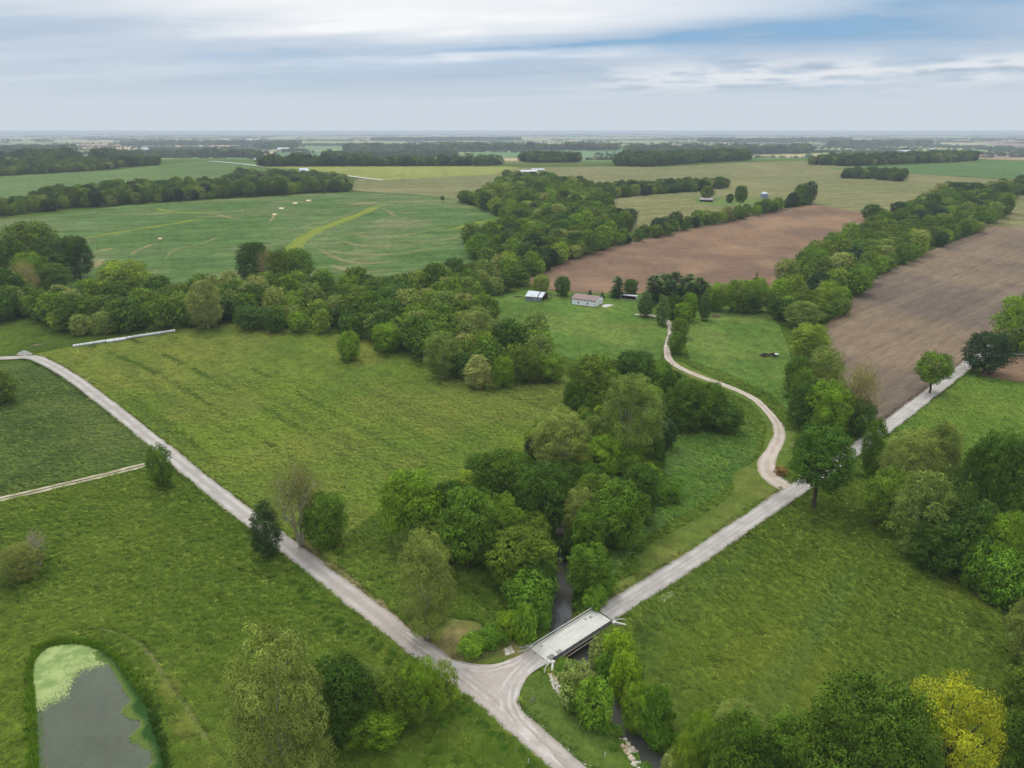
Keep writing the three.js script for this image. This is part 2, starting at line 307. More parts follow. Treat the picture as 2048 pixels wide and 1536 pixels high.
// ───────────────────────── fields ─────────────────────────
const soft = (list, step = 4) => curve(survey(list), true, step);
sheet('hay_meadow', 'large olive hay meadow with faint mower lines between the left gravel road and the creek trees', 'meadow',
  survey([[66, 709], [150, 692], [260, 668], [480, 646], [640, 662], [780, 690], [900, 745], [1060, 740], [1200, 740], [1170, 800], [1120, 880], [1050, 930], [960, 960], [860, 985], [760, 1020], [690, 1070], [665, 1150], [560, 1076], [430, 976], [330, 895], [205, 793], [120, 735]]), 1,
  tones(surf(105, 121, 45), surf(94, 114, 43), surf(122, 120, 60), { s: 32, ps: 38, amount: 0.4, dir: 0.79, ds: [90, 4], da: 0.6, dark: surf(66, 84, 40) }), 'grass', 46, 0.9);
sheet('upper_pasture', 'darker green pasture left of the gravel road above the two-rut track', 'pasture',
  survey([[-220, 735], [0, 728], [60, 725], [120, 748], [200, 808], [290, 880], [330, 915], [230, 938], [100, 967], [-40, 1000], [-260, 1050]]), 1,
  tones(surf(80, 97, 46), surf(68, 86, 40), surf(96, 108, 56), { s: 14, ps: 30, amount: 0.5 }), 'grass', 46, 0.2);
sheet('lower_pasture', 'green pasture around the pond left of the gravel road', 'pasture',
  survey([[-330, 1070], [-40, 1010], [150, 968], [330, 930], [420, 990], [540, 1080], [640, 1160], [760, 1255], [880, 1345], [980, 1430], [1110, 1560], [1200, 1680], [-200, 1700]]), 1,
  tones(surf(70, 90, 27), surf(78, 96, 31), surf(98, 112, 40), { s: 22, ps: 26, amount: 0.4, seed: 4 }), 'grass', 46, 1.4);
sheet('creek_pasture', 'green pasture right of the bridge road and creek', 'pasture',
  survey([[1262, 1245], [1400, 1125], [1520, 1045], [1640, 970], [1690, 960], [1760, 1010], [1900, 1150], [2100, 1300], [2300, 1500], [2200, 1700], [1420, 1700], [1340, 1500], [1290, 1350]]), 1,
  tones(surf(72, 89, 27), surf(82, 97, 31), surf(98, 108, 35), { s: 24, ps: 30, amount: 0.5, seed: 7, dir: -0.9, ds: [70, 14], da: 0.75, dark: surf(62, 88, 44) }), 'grass', 46, 2.1);
sheet('roadside_pasture', 'bright green pasture right of the far end of the bridge road', 'pasture',
  survey([[1745, 905], [1800, 850], [1870, 798], [1950, 740], [2010, 762], [2200, 790], [2400, 1000], [2200, 1100], [1900, 1030], [1790, 960]]), 1,
  tones(surf(92, 116, 44), surf(84, 108, 40), surf(108, 124, 52), { s: 26, ps: 30, seed: 12 }), 'grass', 46, 0.6);
sheet('farmstead_meadow', 'bright green meadow in front of the white barn and sheds', 'meadow',
  survey([[930, 640], [985, 592], [1060, 580], [1280, 590], [1420, 605], [1545, 622], [1575, 690], [1590, 760], [1640, 830], [1600, 850], [1545, 790], [1450, 745], [1380, 720], [1372, 690], [1345, 640], [1330, 690], [1320, 720], [1150, 720], [1010, 680]]), 1,
  tones(surf(92, 122, 54), surf(84, 110, 48), surf(116, 130, 66), { s: 22, ps: 26, amount: 0.55, seed: 2 }), 'grass', 46, 1.1);
sheet('drive_meadow', 'green meadow between the creek trees and the curving driveway', 'meadow',
  survey([[1370, 855], [1480, 850], [1520, 870], [1500, 925], [1440, 985], [1290, 1075], [1215, 1165], [1190, 1120], [1260, 1040], [1300, 960], [1330, 900]]), 1,
  tones(surf(80, 110, 42), surf(74, 100, 42), surf(94, 118, 60), { s: 16, ps: 20, seed: 31 }), 'grass', 46, 1.9);
// mown ground
const mown = tones(surf(98, 114, 48), surf(90, 109, 44), surf(122, 120, 64), { s: 14, ps: 16, amount: 0.6, seed: 3, dir: 0.74, ds: [40, 2.5], da: 0.35, dark: surf(88, 108, 46) });
sheet('mown_verge', 'mown strip between the driveway meadow and the bridge road', 'lawn',
  soft([[1205, 1188], [1222, 1168], [1280, 1142], [1276, 1115], [1296, 1090], [1380, 1045], [1466, 985], [1466, 950], [1510, 922], [1530, 885], [1532, 850], [1500, 806], [1440, 776], [1372, 752], [1340, 735], [1350, 722], [1400, 744], [1470, 776], [1520, 806], [1558, 850], [1575, 862], [1610, 862], [1600, 905], [1560, 950], [1590, 985], [1500, 1045], [1380, 1125], [1260, 1200], [1222, 1212]], 3), 2, mown, 'turf', 12, 0.7);
sheet('mown_bank', 'mown triangle of grass between the junction and the creek bushes', 'lawn',
  soft([[1044, 1372], [1062, 1350], [1096, 1340], [1120, 1390], [1180, 1450], [1250, 1490], [1330, 1560], [1400, 1680], [1230, 1660], [1150, 1540], [1104, 1478], [1064, 1446], [1042, 1415]], 3), 2,
  tones(surf(74, 100, 36), surf(84, 106, 42), surf(96, 112, 52), { s: 10, ps: 14, dir: 0.86, ds: [40, 2.2], da: 0.3, dark: surf(66, 90, 32) }), 'turf', 12, 0.9);
sheet('mown_corner', 'mown corner of grass with straw by the inside of the junction', 'lawn',
  soft([[800, 1258], [830, 1240], [880, 1236], [960, 1246], [966, 1256], [930, 1290], [960, 1300], [1010, 1268], [1040, 1278], [1050, 1306], [1010, 1326], [950, 1332], [890, 1316], [840, 1288]], 2), 2,
  tones(surf(88, 104, 44), surf(110, 112, 62), surf(150, 136, 92), { s: 9, ps: 9, amount: 0.7, seed: 8 }), 'turf', 12, 0.2);
sheet('bright_verge', 'fresh bright green verge between the dark ploughed field and the bridge road', 'verge',
  survey([[1768, 846], [1800, 820], [1860, 775], [1935, 722], [2000, 690], [2020, 672], [2030, 684], [1960, 716], [1900, 757], [1840, 804], [1780, 856]]), 3,
  tones(surf(84, 132, 40), surf(92, 136, 48), surf(104, 138, 56), { s: 8, ps: 10 }), 'turf', 12, 0.2);
// ploughed ground
sheet('ploughed_field', 'reddish brown ploughed field behind the white barn', 'field',
  survey([[1056, 566], [1062, 552], [1090, 540], [1140, 518], [1220, 496], [1320, 472], [1420, 451], [1540, 425], [1622, 409], [1700, 421], [1772, 436], [1790, 446], [1730, 470], [1660, 500], [1610, 540], [1560, 590], [1530, 606], [1420, 590], [1300, 588], [1180, 586], [1090, 580]]), 2,
  tones(surf(152, 124, 98), surf(142, 114, 90), surf(118, 97, 81), { s: 70, ps: 60, amount: 0.8, thr: 0.5, dir: 0.2, ds: [140, 9], da: 0.5, dark: surf(110, 88, 72), seed: 5 }), 'soil', 40, 0.25);
sheet('ploughed_field', 'grey brown ploughed field with planting rows on the far right', 'field',
  survey([[1960, 452], [2050, 455], [2500, 462], [2600, 560], [2300, 640], [2060, 660], [2008, 686], [1935, 722], [1850, 782], [1770, 845], [1735, 860], [1700, 780], [1640, 660], [1690, 615], [1735, 560], [1850, 505], [1950, 468]]), 2,
  tones(surf(134, 115, 94), surf(122, 105, 87), surf(98, 88, 82), { s: 90, ps: 70, amount: 0.7, thr: 0.56, dir: -0.735, ds: [120, 4], da: 0.7, dark: surf(140, 124, 100), seed: 23 }), 'soil', 40, 0.735);
sheet('garden_plot', 'small brown tilled plot beside the dark round tree', 'field',
  survey([[1962, 752], [1990, 718], [2040, 713], [2300, 716], [2300, 790], [2050, 766]]), 2, tones(surf(134, 108, 84), surf(122, 98, 78), surf(146, 120, 96), { s: 9, ps: 9 }), 'soil', 20, 0.3);
// row crops and grain on the hills
const soy = tones(surf(80, 108, 50), surf(96, 118, 66), surf(124, 126, 86), { s: 70, ps: 60, amount: 0.6, thr: 0.58, dir: 0.16, ds: [200, 12], da: 0.8, dark: surf(64, 98, 42), seed: 15 });
sheet('crop_field', 'broad green bean field on the rise behind the creek trees', 'field',
  survey([[-260, 470], [0, 440], [250, 412], [420, 400], [560, 393], [690, 386], [760, 385], [840, 389], [920, 400], [975, 414], [1020, 436], [1010, 452], [950, 470], [960, 520], [900, 552], [820, 575], [640, 590], [300, 606], [60, 620], [-300, 640]]), 1, soy, 'crop', 60, 0.15);
sheet('crop_field', 'green bean field between the two left tree belts', 'field',
  survey([[-260, 372], [0, 354], [235, 340], [330, 329], [420, 322], [530, 325], [600, 335], [640, 352], [560, 372], [300, 392], [80, 416], [-260, 440]]), 1,
  tones(surf(86, 112, 54), surf(94, 118, 62), surf(112, 126, 72), { s: 120, ps: 90, seed: 9, dir: 0.1, ds: [200, 14], da: 0.4, dark: surf(74, 103, 60) }), 'crop', 60, 0.1);
const grain = tones(surf(126, 124, 80), surf(116, 118, 74), surf(140, 134, 90), { s: 110, ps: 80, amount: 0.6, dir: 0.15, ds: [200, 11], da: 0.5, dark: surf(108, 112, 66), seed: 6 });
sheet('grain_field', 'tan ripening grain field over the crest of the hill', 'field',
  survey([[690, 378], [715, 358], [770, 358], [870, 352], [985, 347], [1010, 336], [1200, 333], [1330, 334], [1460, 327], [1600, 322], [1700, 330], [1860, 350], [1990, 358], [2300, 362], [2400, 458], [2050, 456], [1960, 453], [1800, 450], [1770, 438], [1700, 423], [1622, 411], [1500, 436], [1300, 478], [1200, 500], [1060, 470], [1020, 436], [975, 414], [920, 400], [840, 389], [760, 385]]), 1, grain, 'crop', 60, 0.2);
sheet('grain_field', 'yellow green grain field on the crest left of the wood', 'field',
  survey([[510, 335], [620, 333], [720, 333], [860, 333], [1000, 333], [1040, 335], [1000, 347], [985, 350], [870, 355], [770, 361], [720, 357], [660, 346], [600, 339]]), 2,
  tones(surf(142, 146, 70), surf(132, 140, 66), surf(150, 150, 84), { s: 90, ps: 80, dir: 0.05, ds: [200, 12], da: 0.3, dark: surf(122, 130, 60) }), 'crop', 60, 0.1);
sheet('crop_field', 'deep green crop field at the right edge of the crest', 'field',
  survey([[1650, 337], [1760, 333], [1860, 329], [1960, 325], [2060, 322], [2400, 318], [2400, 358], [1990, 356], [1880, 351], [1790, 346]]), 2,
  tones(surf(86, 116, 60), surf(80, 110, 58), surf(100, 122, 66), { s: 110, ps: 90, seed: 3 }), 'crop', 60, 0.1);
sheet('yard', 'greener grass yard around the hilltop shed and grain bin', 'lawn',
  soft([[1388, 402], [1400, 395], [1440, 397], [1500, 398], [1560, 399], [1545, 404], [1500, 410], [1440, 413], [1410, 410]], 8), 2, tones(surf(104, 126, 64), surf(96, 118, 58), surf(118, 132, 74), { s: 20, ps: 20 }), 'turf', 12);
// grass waterways, terraces and bare soil in the bean field
const ragged = (P, step, amp) => { const C = curve(survey(P), true, step); return C.map(([x, z]) => [x + (fbm(x / 9, z / 9, 3) - 0.5) * amp * 2, z + (fbm(x / 9 + 40, z / 9, 3) - 0.5) * amp * 2]); };
const stripe = (P, w, step = 6) => { const C = curve(survey(P), false, step), L = [], R = []; C.forEach((p, k) => { const a = C[Math.max(0, k - 1)], b = C[Math.min(C.length - 1, k + 1)], l = Math.hypot(b[0] - a[0], b[1] - a[1]), t = k / (C.length - 1), q = w * (0.25 + 0.75 * Math.min(1, 4 * t, 4 * (1 - t))) * (0.4 + 1.2 * fbm(p[0] / 22, p[1] / 22, 3)); L.push([p[0] - (b[1] - a[1]) / l * q, p[1] + (b[0] - a[0]) / l * q]); R.unshift([p[0] + (b[1] - a[1]) / l * q, p[1] - (b[0] - a[0]) / l * q]); }); return [...L, ...R]; };
const blendSoy = (c, k) => (x, z) => mix3(soy(x, z), c, k * (0.55 + 0.45 * sm(0.3, 0.6, fbm(x / 14, z / 14, 3))));
const waterway = blendSoy(surf(128, 140, 52), 0.9), faintLine = blendSoy(surf(128, 136, 66), 0.6);
sheet('grass_waterway', 'yellow green grassed waterway bending up the bean field', 'grass strip', ragged([[566, 520], [574, 494], [592, 477], [622, 461], [668, 443], [718, 425], [752, 411.5], [762, 412.5], [744, 423], [696, 442], [650, 460], [618, 480], [604, 500], [602, 520]], 5, 3), 2, waterway, 'turf', 12);
const bare = blendSoy(surf(164, 142, 106), 0.75), faintBare = blendSoy(surf(150, 138, 100), 0.55);
[['thin straight grass line across the bean field', [[158, 478], [230, 466], [300, 455.5], [370, 443.5], [426, 433]], 3.2],
  ['thin terrace line looping below the left tree belt', [[308, 417], [316, 417.5], [330, 422], [370, 425.5], [420, 426.5], [438, 429]], 3.2],
  ['short yellow grass line at the right end of the bean field', [[884, 462], [905, 458.5], [935, 451.5], [985, 438.5], [1012, 433]], 3.6],
].forEach(([l, P, w]) => sheet('grass_waterway', l, 'grass strip', stripe(P, w), 2, waterway, 'turf', 30));
[['bare soil streak at the end of the terrace line', [[434, 429.5], [456, 435], [492, 440]], 2.2],
  ['curved bare soil streak in the left of the bean field', [[262, 510], [274, 502], [297, 492], [318, 486]], 2],
  ['short bare soil streak by the left utility pole', [[188, 504], [208, 500], [227, 496]], 2.5],
  ['bare soil streak right of the grass waterway', [[773, 421], [782, 427], [792, 434]], 2.2],
  ['bare streak below the row of pads', [[540, 443], [546, 436], [549, 430]], 1.4],
].forEach(([l, P, w]) => sheet('bare_soil', l, 'bare soil', stripe(P, w), 2, bare, 'turf', 30));
[['bare soil patch at the edge of the bean field by the left trees', [[176, 534], [206, 519], [210, 521], [190, 536], [180, 538]]],
  ['bare soil on the hump of the bean field', [[700, 409], [728, 404.5], [757, 405], [748, 408], [716, 411]]],
].forEach(([l, P]) => sheet('bare_soil', l, 'bare soil', ragged(P, 4, 6), 2, bare, 'turf', 30));
[['long terrace streak above the big wood', [[800, 482], [850, 482], [900, 477], [931, 471]], 3.2], ['pale terrace streak low in the bean field', [[620, 494], [690, 507], [740, 510], [790, 508], [850, 500], [905, 490]], 2.8], ['pale upper terrace streak in the bean field', [[672, 478], [720, 491], [770, 494], [830, 489]], 2.4],
  ['faint contour line above the terrace streaks', [[690, 465], [740, 474], [800, 472], [860, 462]], 2], ['faint contour line beside the waterway foot', [[640, 500], [690, 522], [740, 527], [800, 520]], 2.6], ['faint lowest contour line in the bean field', [[660, 530], [720, 545], [780, 540]], 2.6], ['faint contour line at the waterway head', [[760, 416], [790, 424], [850, 426]], 2.2], ['faint line left of the waterway', [[560, 470], [610, 452], [670, 438], [730, 418]], 1.6], ['faint line in the left of the bean field', [[330, 520], [350, 500], [400, 488], [450, 470]], 1.6]].forEach(([l, P, w]) => sheet('bare_soil', l, 'bare soil', stripe(P, w), 2, faintBare, 'turf', 30));
[[617, 401.5], [590, 406.5], [563, 417], [549, 429], [320, 477.5]].forEach(([u, v], i) => { const w = 5.5 - i * 0.15; sheet('bare_soil', ['farthest of the pale square pads in a row up the bean field', 'pale pad second from the top of the row in the bean field', 'tan pad second from the bottom of the row in the bean field', 'lowest tan pad of the row in the bean field', 'lone pale pad in the left of the bean field'][i], 'bare soil', survey([[u - w, v + 1.3], [u - w * 0.6, v - 1.4], [u + w, v - 1.2], [u + w * 0.7, v + 1.5]]), 3, tones(surf(222, 205, 170), surf(210, 190, 150), surf(228, 214, 186), { s: 9, ps: 9 }), 'turf', 12); });
// strips of field in the far country
[['tan stubble strip in the far left distance', [[160, 293], [420, 289], [520, 291], [430, 299], [300, 300], [170, 300]], surf(190, 170, 130)],
  ['brown strip of ploughed land in the far left distance', [[158, 289], [330, 284], [500, 283], [505, 290], [330, 292], [160, 295]], surf(160, 132, 112)],
  ['green field strip below the far left barn', [[36, 312], [150, 304], [300, 304], [430, 306], [420, 313], [200, 316], [60, 322]], surf(104, 128, 80)],
  ['green field strip in the far middle distance', [[560, 302], [640, 303], [645, 310], [540, 309]], surf(98, 124, 82)],
  ['pale green field strip in the distance above the yellow field', [[600, 288], [720, 287], [830, 289], [800, 297], [600, 296]], surf(116, 136, 96)],
  ['bright green field strip in the far middle distance', [[912, 306], [1060, 304], [1190, 306], [1185, 317], [920, 314]], surf(104, 134, 84)],
  ['brown stubble strip in the far middle distance', [[735, 310], [800, 312], [905, 319], [900, 322], [800, 321]], surf(172, 146, 118)],
  ['brown ploughed strip in the far right distance', [[1910, 306], [1990, 303], [2200, 300], [2200, 318], [1960, 317]], surf(146, 122, 104)],
  ['brown ploughed slope at the far right of the horizon', [[1960, 284], [2100, 279], [2400, 279], [2300, 297], [2020, 295]], surf(148, 128, 112)],
  ['pale brown strip in the far right middle distance', [[1290, 291], [1380, 289], [1400, 294], [1310, 297]], surf(160, 138, 118)],
  ['grey green field strip in the far right middle distance', [[1700, 309], [1800, 308], [1905, 306], [1900, 310], [1710, 313]], surf(110, 132, 96)],
  ['brown strip in the distance left of the middle', [[870, 284], [980, 283], [985, 287], [860, 289]], surf(158, 138, 116)],
].forEach(([l, P, c]) => sheet('far_field', l, 'field', survey(P), 2, tones(c, c.map(v => v * 1.08), c.map(v => v * 0.9), { s: 160, ps: 120 }), 'crop', 90));

sheet('worn_verge', 'strip of tan worn verge along the right side of the left gravel road', 'verge', ragged([[585, 1092], [650, 1142], [740, 1213], [830, 1284], [850, 1292], [840, 1272], [756, 1200], [668, 1128], [596, 1074]], 1.2, 0.9), 2, tones(surf(142, 128, 88), surf(104, 108, 56), surf(160, 144, 108), { s: 5, ps: 7, amount: 0.6 }), 'turf', 12);
sheet('cattle_path', 'thin worn cattle path bending round the pond bank', 'path', stripe([[200, 1258], [240, 1268], [275, 1285], [300, 1310], [322, 1345], [345, 1380], [372, 1415], [395, 1450], [430, 1500], [470, 1550]], 0.75, 1.2), 2, (x, z) => mix3(nearGrass(x, z), surf(150, 142, 98), 0.05 + 0.4 * fbm(x / 4, z / 4, 3)), 'turf', 12);
sheet('worn_grass', 'patch of worn yellowish grass between the pond and the tall cottonwood', 'worn grass', ragged([[322, 1335], [350, 1352], [385, 1420], [430, 1480], [470, 1560], [420, 1580], [380, 1500], [350, 1430], [326, 1370]], 1.5, 2.5), 1.5, (x, z) => mix3(nearGrass(x, z), surf(122, 118, 58), 0.05 + 0.38 * sm(0.3, 0.7, fbm(x / 6, z / 6, 4))), 'grass', 46, 0.5);
// ───────────────────────── roads ─────────────────────────
const cGravel = [surf(200, 194, 188), surf(166, 160, 152), surf(184, 166, 150)];
function tracks(t, tint) {                                              // wheel paths: pale and swept; loose darker stone between and at the edges
  return (s, run, x, z) => {
    let k = mix3(cGravel[0], cGravel[1], 0.75 * sm(0.35, 0.7, fbm(x / 3, z / 3, 3)));
    const path = Math.min(...t.map(p => Math.abs(s - p))); k = mix3(mix3(k, cGravel[1], 0.75), k, sm(0.24, 0.06, path));
    k = mix3(k, cGravel[2], clamp(tint(x, z) * (0.35 + 0.9 * fbm(x / 9 + 30, z / 9, 3))));
    k = mix3(k, surf(140, 132, 112), 0.65 * sm(0.86, 1.0, Math.abs(s) + 0.12 * (vn(run / 2, s * 3) - 0.5))); return k;
  };
}
const pinkNearJunction = (x, z) => 0.12 + 0.5 * sm(55, 8, Math.hypot(x + 8, z + 122)) * (0.4 + 0.6 * vn(x / 5, z / 5));
const roadLeft = curve(survey([[-140, 722], [-40, 719], [30, 716], [62, 715], [95, 727], [140, 753], [200, 797], [260, 844], [320, 893], [372, 936], [432, 984], [500, 1037], [566, 1086], [650, 1152], [742, 1222], [802, 1270], [845, 1302], [891, 1336], [939, 1368], [987, 1404], [1056, 1466], [1142, 1540], [1240, 1624], [1320, 1690]]), false, 2);
ribbon('gravel_road', 'pale gravel road running from the left edge down past the junction', 'road', roadLeft, 2.75, 4, tracks([-0.5, 0.5], pinkNearJunction), 1);
const roadBridge = curve(survey([[1040, 1337], [1064, 1321], [1082, 1309], [1205, 1232], [1262, 1197], [1350, 1142], [1413, 1101], [1483, 1053], [1578, 989], [1630, 955], [1687, 916], [1725, 889], [1775, 853], [1848, 797], [1914, 746], [1950, 719], [2000, 686], [2046, 660], [2160, 590]]), false, 2);
const roadStart = roadBridge.findIndex(p => { const q = xz(1203, 1233); return p[1] < q[1] - 0.3; });
ribbon('gravel_road', 'pale gravel road climbing right from the concrete bridge', 'road', roadBridge.slice(roadStart), 2.9, 4, tracks([-0.52, 0, 0.52], (x, z) => 0.05), 2);
ribbon('gravel_road', 'side drive leaving the gravel road at the dark round tree', 'road', curve(survey([[1950, 722], [1985, 712], [2020, 709], [2200, 716]]), false, 2), 1.7, 3, tracks([-0.5, 0.5], () => 0.3), 3);
sheet('road_junction', 'fan of pinkish gravel where the two roads meet by the bridge', 'junction',
  curve(survey([[820, 1274], [845, 1288], [889, 1313], [934, 1326], [978, 1330], [1012, 1324], [1040, 1311], [1062, 1296], [1108, 1324], [1091, 1330], [1062, 1348], [1045, 1372], [1038, 1400], [1044, 1420], [1068, 1449], [1112, 1486], [1150, 1524], [1130, 1524], [1060, 1462], [985, 1396], [905, 1338], [860, 1306]]), true, 1.2), 5,
  (x, z) => { const c = onLevel(938, 1450, 0), r = Math.hypot(x - c[0], z - c[1]); let k = mix3(cGravel[0], cGravel[1], 0.6 * sm(0.35, 0.7, fbm(x / 2.5, z / 2.5, 4))); k = mix3(mix3(k, cGravel[1], 0.35), cGravel[2], 0.75 * sm(0.35, 0.65, fbm(x / 7 + 3, z / 7, 3))); return k; }, 'gravel', 9);
for (const [i, P] of [[[1078, 1312], [1048, 1338], [1024, 1372], [1018, 1404], [1030, 1434], [1062, 1470], [1112, 1514]], [[1070, 1310], [1034, 1336], [1006, 1372], [1000, 1404], [1014, 1436], [1046, 1470], [1094, 1514]], [[1086, 1318], [1060, 1340], [1036, 1374], [1030, 1402], [1042, 1432], [1074, 1466], [1122, 1510]], [[1072, 1306], [1020, 1332], [960, 1344], [900, 1330], [850, 1302], [804, 1268]], [[1062, 1302], [1010, 1326], [956, 1336], [900, 1322], [856, 1296], [812, 1266]], [[870, 1318], [940, 1368], [1000, 1420], [1070, 1484], [1130, 1540]]].entries())
  ribbon('wheel_track', ['middle pale wheel track curving from the bridge round to the lower road', 'outer pale wheel track curving from the bridge round to the lower road', 'inner pale wheel track curving from the bridge round to the lower road', 'lower pale wheel track curving from the bridge to the upper road', 'upper pale wheel track curving from the bridge to the upper road', 'pale wheel track running straight through the junction'][i], 'wheel track', curve(survey(P), false, 1), t => 0.34 * Math.min(1, 0.05 + 5 * t, 0.05 + 5 * (1 - t)), 6, (s, run, x, z) => mix3(surf(207, 199, 191), surf(186, 174, 162), sm(0.35, 0.7, fbm(x / 2, z / 2, 3))), 30 + i, 4, 0.14);
const driveLine = curve(survey([[1600, 985], [1574, 974], [1553, 962], [1537, 944], [1534, 925], [1545, 902], [1558, 876], [1554, 848], [1534, 822], [1506, 797], [1472, 780], [1424, 762], [1384, 747], [1355, 733], [1338, 719], [1334, 702], [1339, 680], [1342, 660], [1337, 646], [1322, 636], [1298, 631], [1270, 629]]), false, 2);
ribbon('driveway', 'pinkish gravel driveway curving up to the farm buildings', 'driveway', driveLine, t => 1.75 + 1.3 * sm(0.14, 0.03, t) + 0.5 * sm(0.3, 0.15, t), 3, (s, run, x, z) => { let k = mix3(surf(200, 184, 169), surf(182, 167, 150), sm(0.3, 0.7, fbm(x / 3, z / 3, 3))); k = mix3(k, surf(206, 196, 186), 0.5 * sm(0.24, 0.1, Math.abs(Math.abs(s) - 0.5))); if (run > 40) k = mix3(k, surf(140, 136, 104), 0.5 * sm(0.2, 0.08, Math.abs(s)) * sm(40, 70, run)); return mix3(k, surf(128, 128, 92), 0.55 * sm(0.84, 1, Math.abs(s))); }, 5);
const trackLine = curve(survey([[-240, 1054], [-60, 1012], [0, 999], [80, 981], [160, 962], [240, 943], [296, 929], [326, 921]]), false, 1.5);
for (const side of [-1, 1]) {
  const C = trackLine.map((p, k) => { const a = trackLine[Math.max(0, k - 1)], b = trackLine[Math.min(trackLine.length - 1, k + 1)], l = Math.hypot(b[0] - a[0], b[1] - a[1]); return [p[0] - (b[1] - a[1]) / l * 1.05 * side, p[1] + (b[0] - a[0]) / l * 1.05 * side]; });
  ribbon('wheel_rut', side < 0 ? 'far wheel rut of the pale two-rut farm track at left' : 'near wheel rut of the pale two-rut farm track at left', 'track', C, 0.75, 3, (s, run, x, z) => mix3(surf(196, 184, 160), surf(160, 152, 124), sm(0.4, 0.7, fbm(x / 2, z / 2, 3))), 8 + side, 4, 0.12);
}
ribbon('gravel_road', 'white far road running down the left side of the yellow field', 'road', curve(survey([[672, 349], [700, 353], [730, 357], [766, 361]]), false, 12), 4, 5, () => surf(214, 210, 200), 12, 2, 0);
ribbon('gravel_road', 'thin pale far road above the left tree belt', 'road', curve(survey([[420, 323], [460, 326.5], [500, 330.5], [528, 335]]), false, 12), 5, 5, () => surf(206, 204, 196), 13, 2, 0);

// ───────────────────────── water ─────────────────────────
function flat(P, y) { const s = new THREE.Shape(P.map(p => new THREE.Vector2(p[0], -p[1]))), g = new THREE.ShapeGeometry(s); g.rotateX(-Math.PI / 2); g.translate(0, y, 0); return g; }
const rippleBump = tile(512, (u, v) => { const b = 0.5 + oct(u, v, [[9, 0.3, 1], [30, 0.3, 2], [90, 0.3, 3]]); return [b, b, b]; }); rippleBump.repeat.set(0.12, 0.12);
const pondCol = tile(512, (u, v) => { const b = 0.84 + oct(u, v, [[2, 0.12, 4], [4, 0.16, 1], [10, 0.14, 2], [40, 0.1, 5], [200, 0.14, 3]]), y = pn(u * 5, v * 5, 5, 8); return [b * (1 - 0.05 * y), b, b * (1 - 0.14 * y)]; }, true); pondCol.repeat.set(0.02, 0.02);
const grow = (P, d) => { const n = P.length; let cx = 0, cz = 0; for (const p of P) { cx += p[0] / n; cz += p[1] / n; } return P.map(p => { const l = Math.hypot(p[0] - cx, p[1] - cz); return [p[0] + (p[0] - cx) / l * d, p[1] + (p[1] - cz) / l * d]; }); };
tag(mesh('pond', flat(grow(pondEdge, 1.2), POND_LEVEL), std({ color: col(surf(94, 101, 82)), map: pondCol, specularIntensity: 0.6, roughness: 0.14, bumpMap: rippleBump, bumpScale: 0.01 })), 'murky grey pond at the lower left with algae at one end', 'pond', null, 'structure');
{
  const L = [], R = []; creekLine.forEach((p, k) => { const a = creekLine[Math.max(0, k - 1)], b = creekLine[Math.min(creekLine.length - 1, k + 1)], l = Math.hypot(b[0] - a[0], b[1] - a[1]); L.push([p[0] - (b[1] - a[1]) / l * 4, p[1] + (b[0] - a[0]) / l * 4]); R.unshift([p[0] + (b[1] - a[1]) / l * 4, p[1] - (b[0] - a[0]) / l * 4]); });
  tag(mesh('creek', flat([...L, ...R], CREEK_LEVEL), std({ color: col(surf(84, 84, 78)), roughness: 0.05, bumpMap: rippleBump, bumpScale: 0.01 })), 'narrow dark creek reflecting the sky where it passes under the bridge', 'creek', null, 'structure');
}

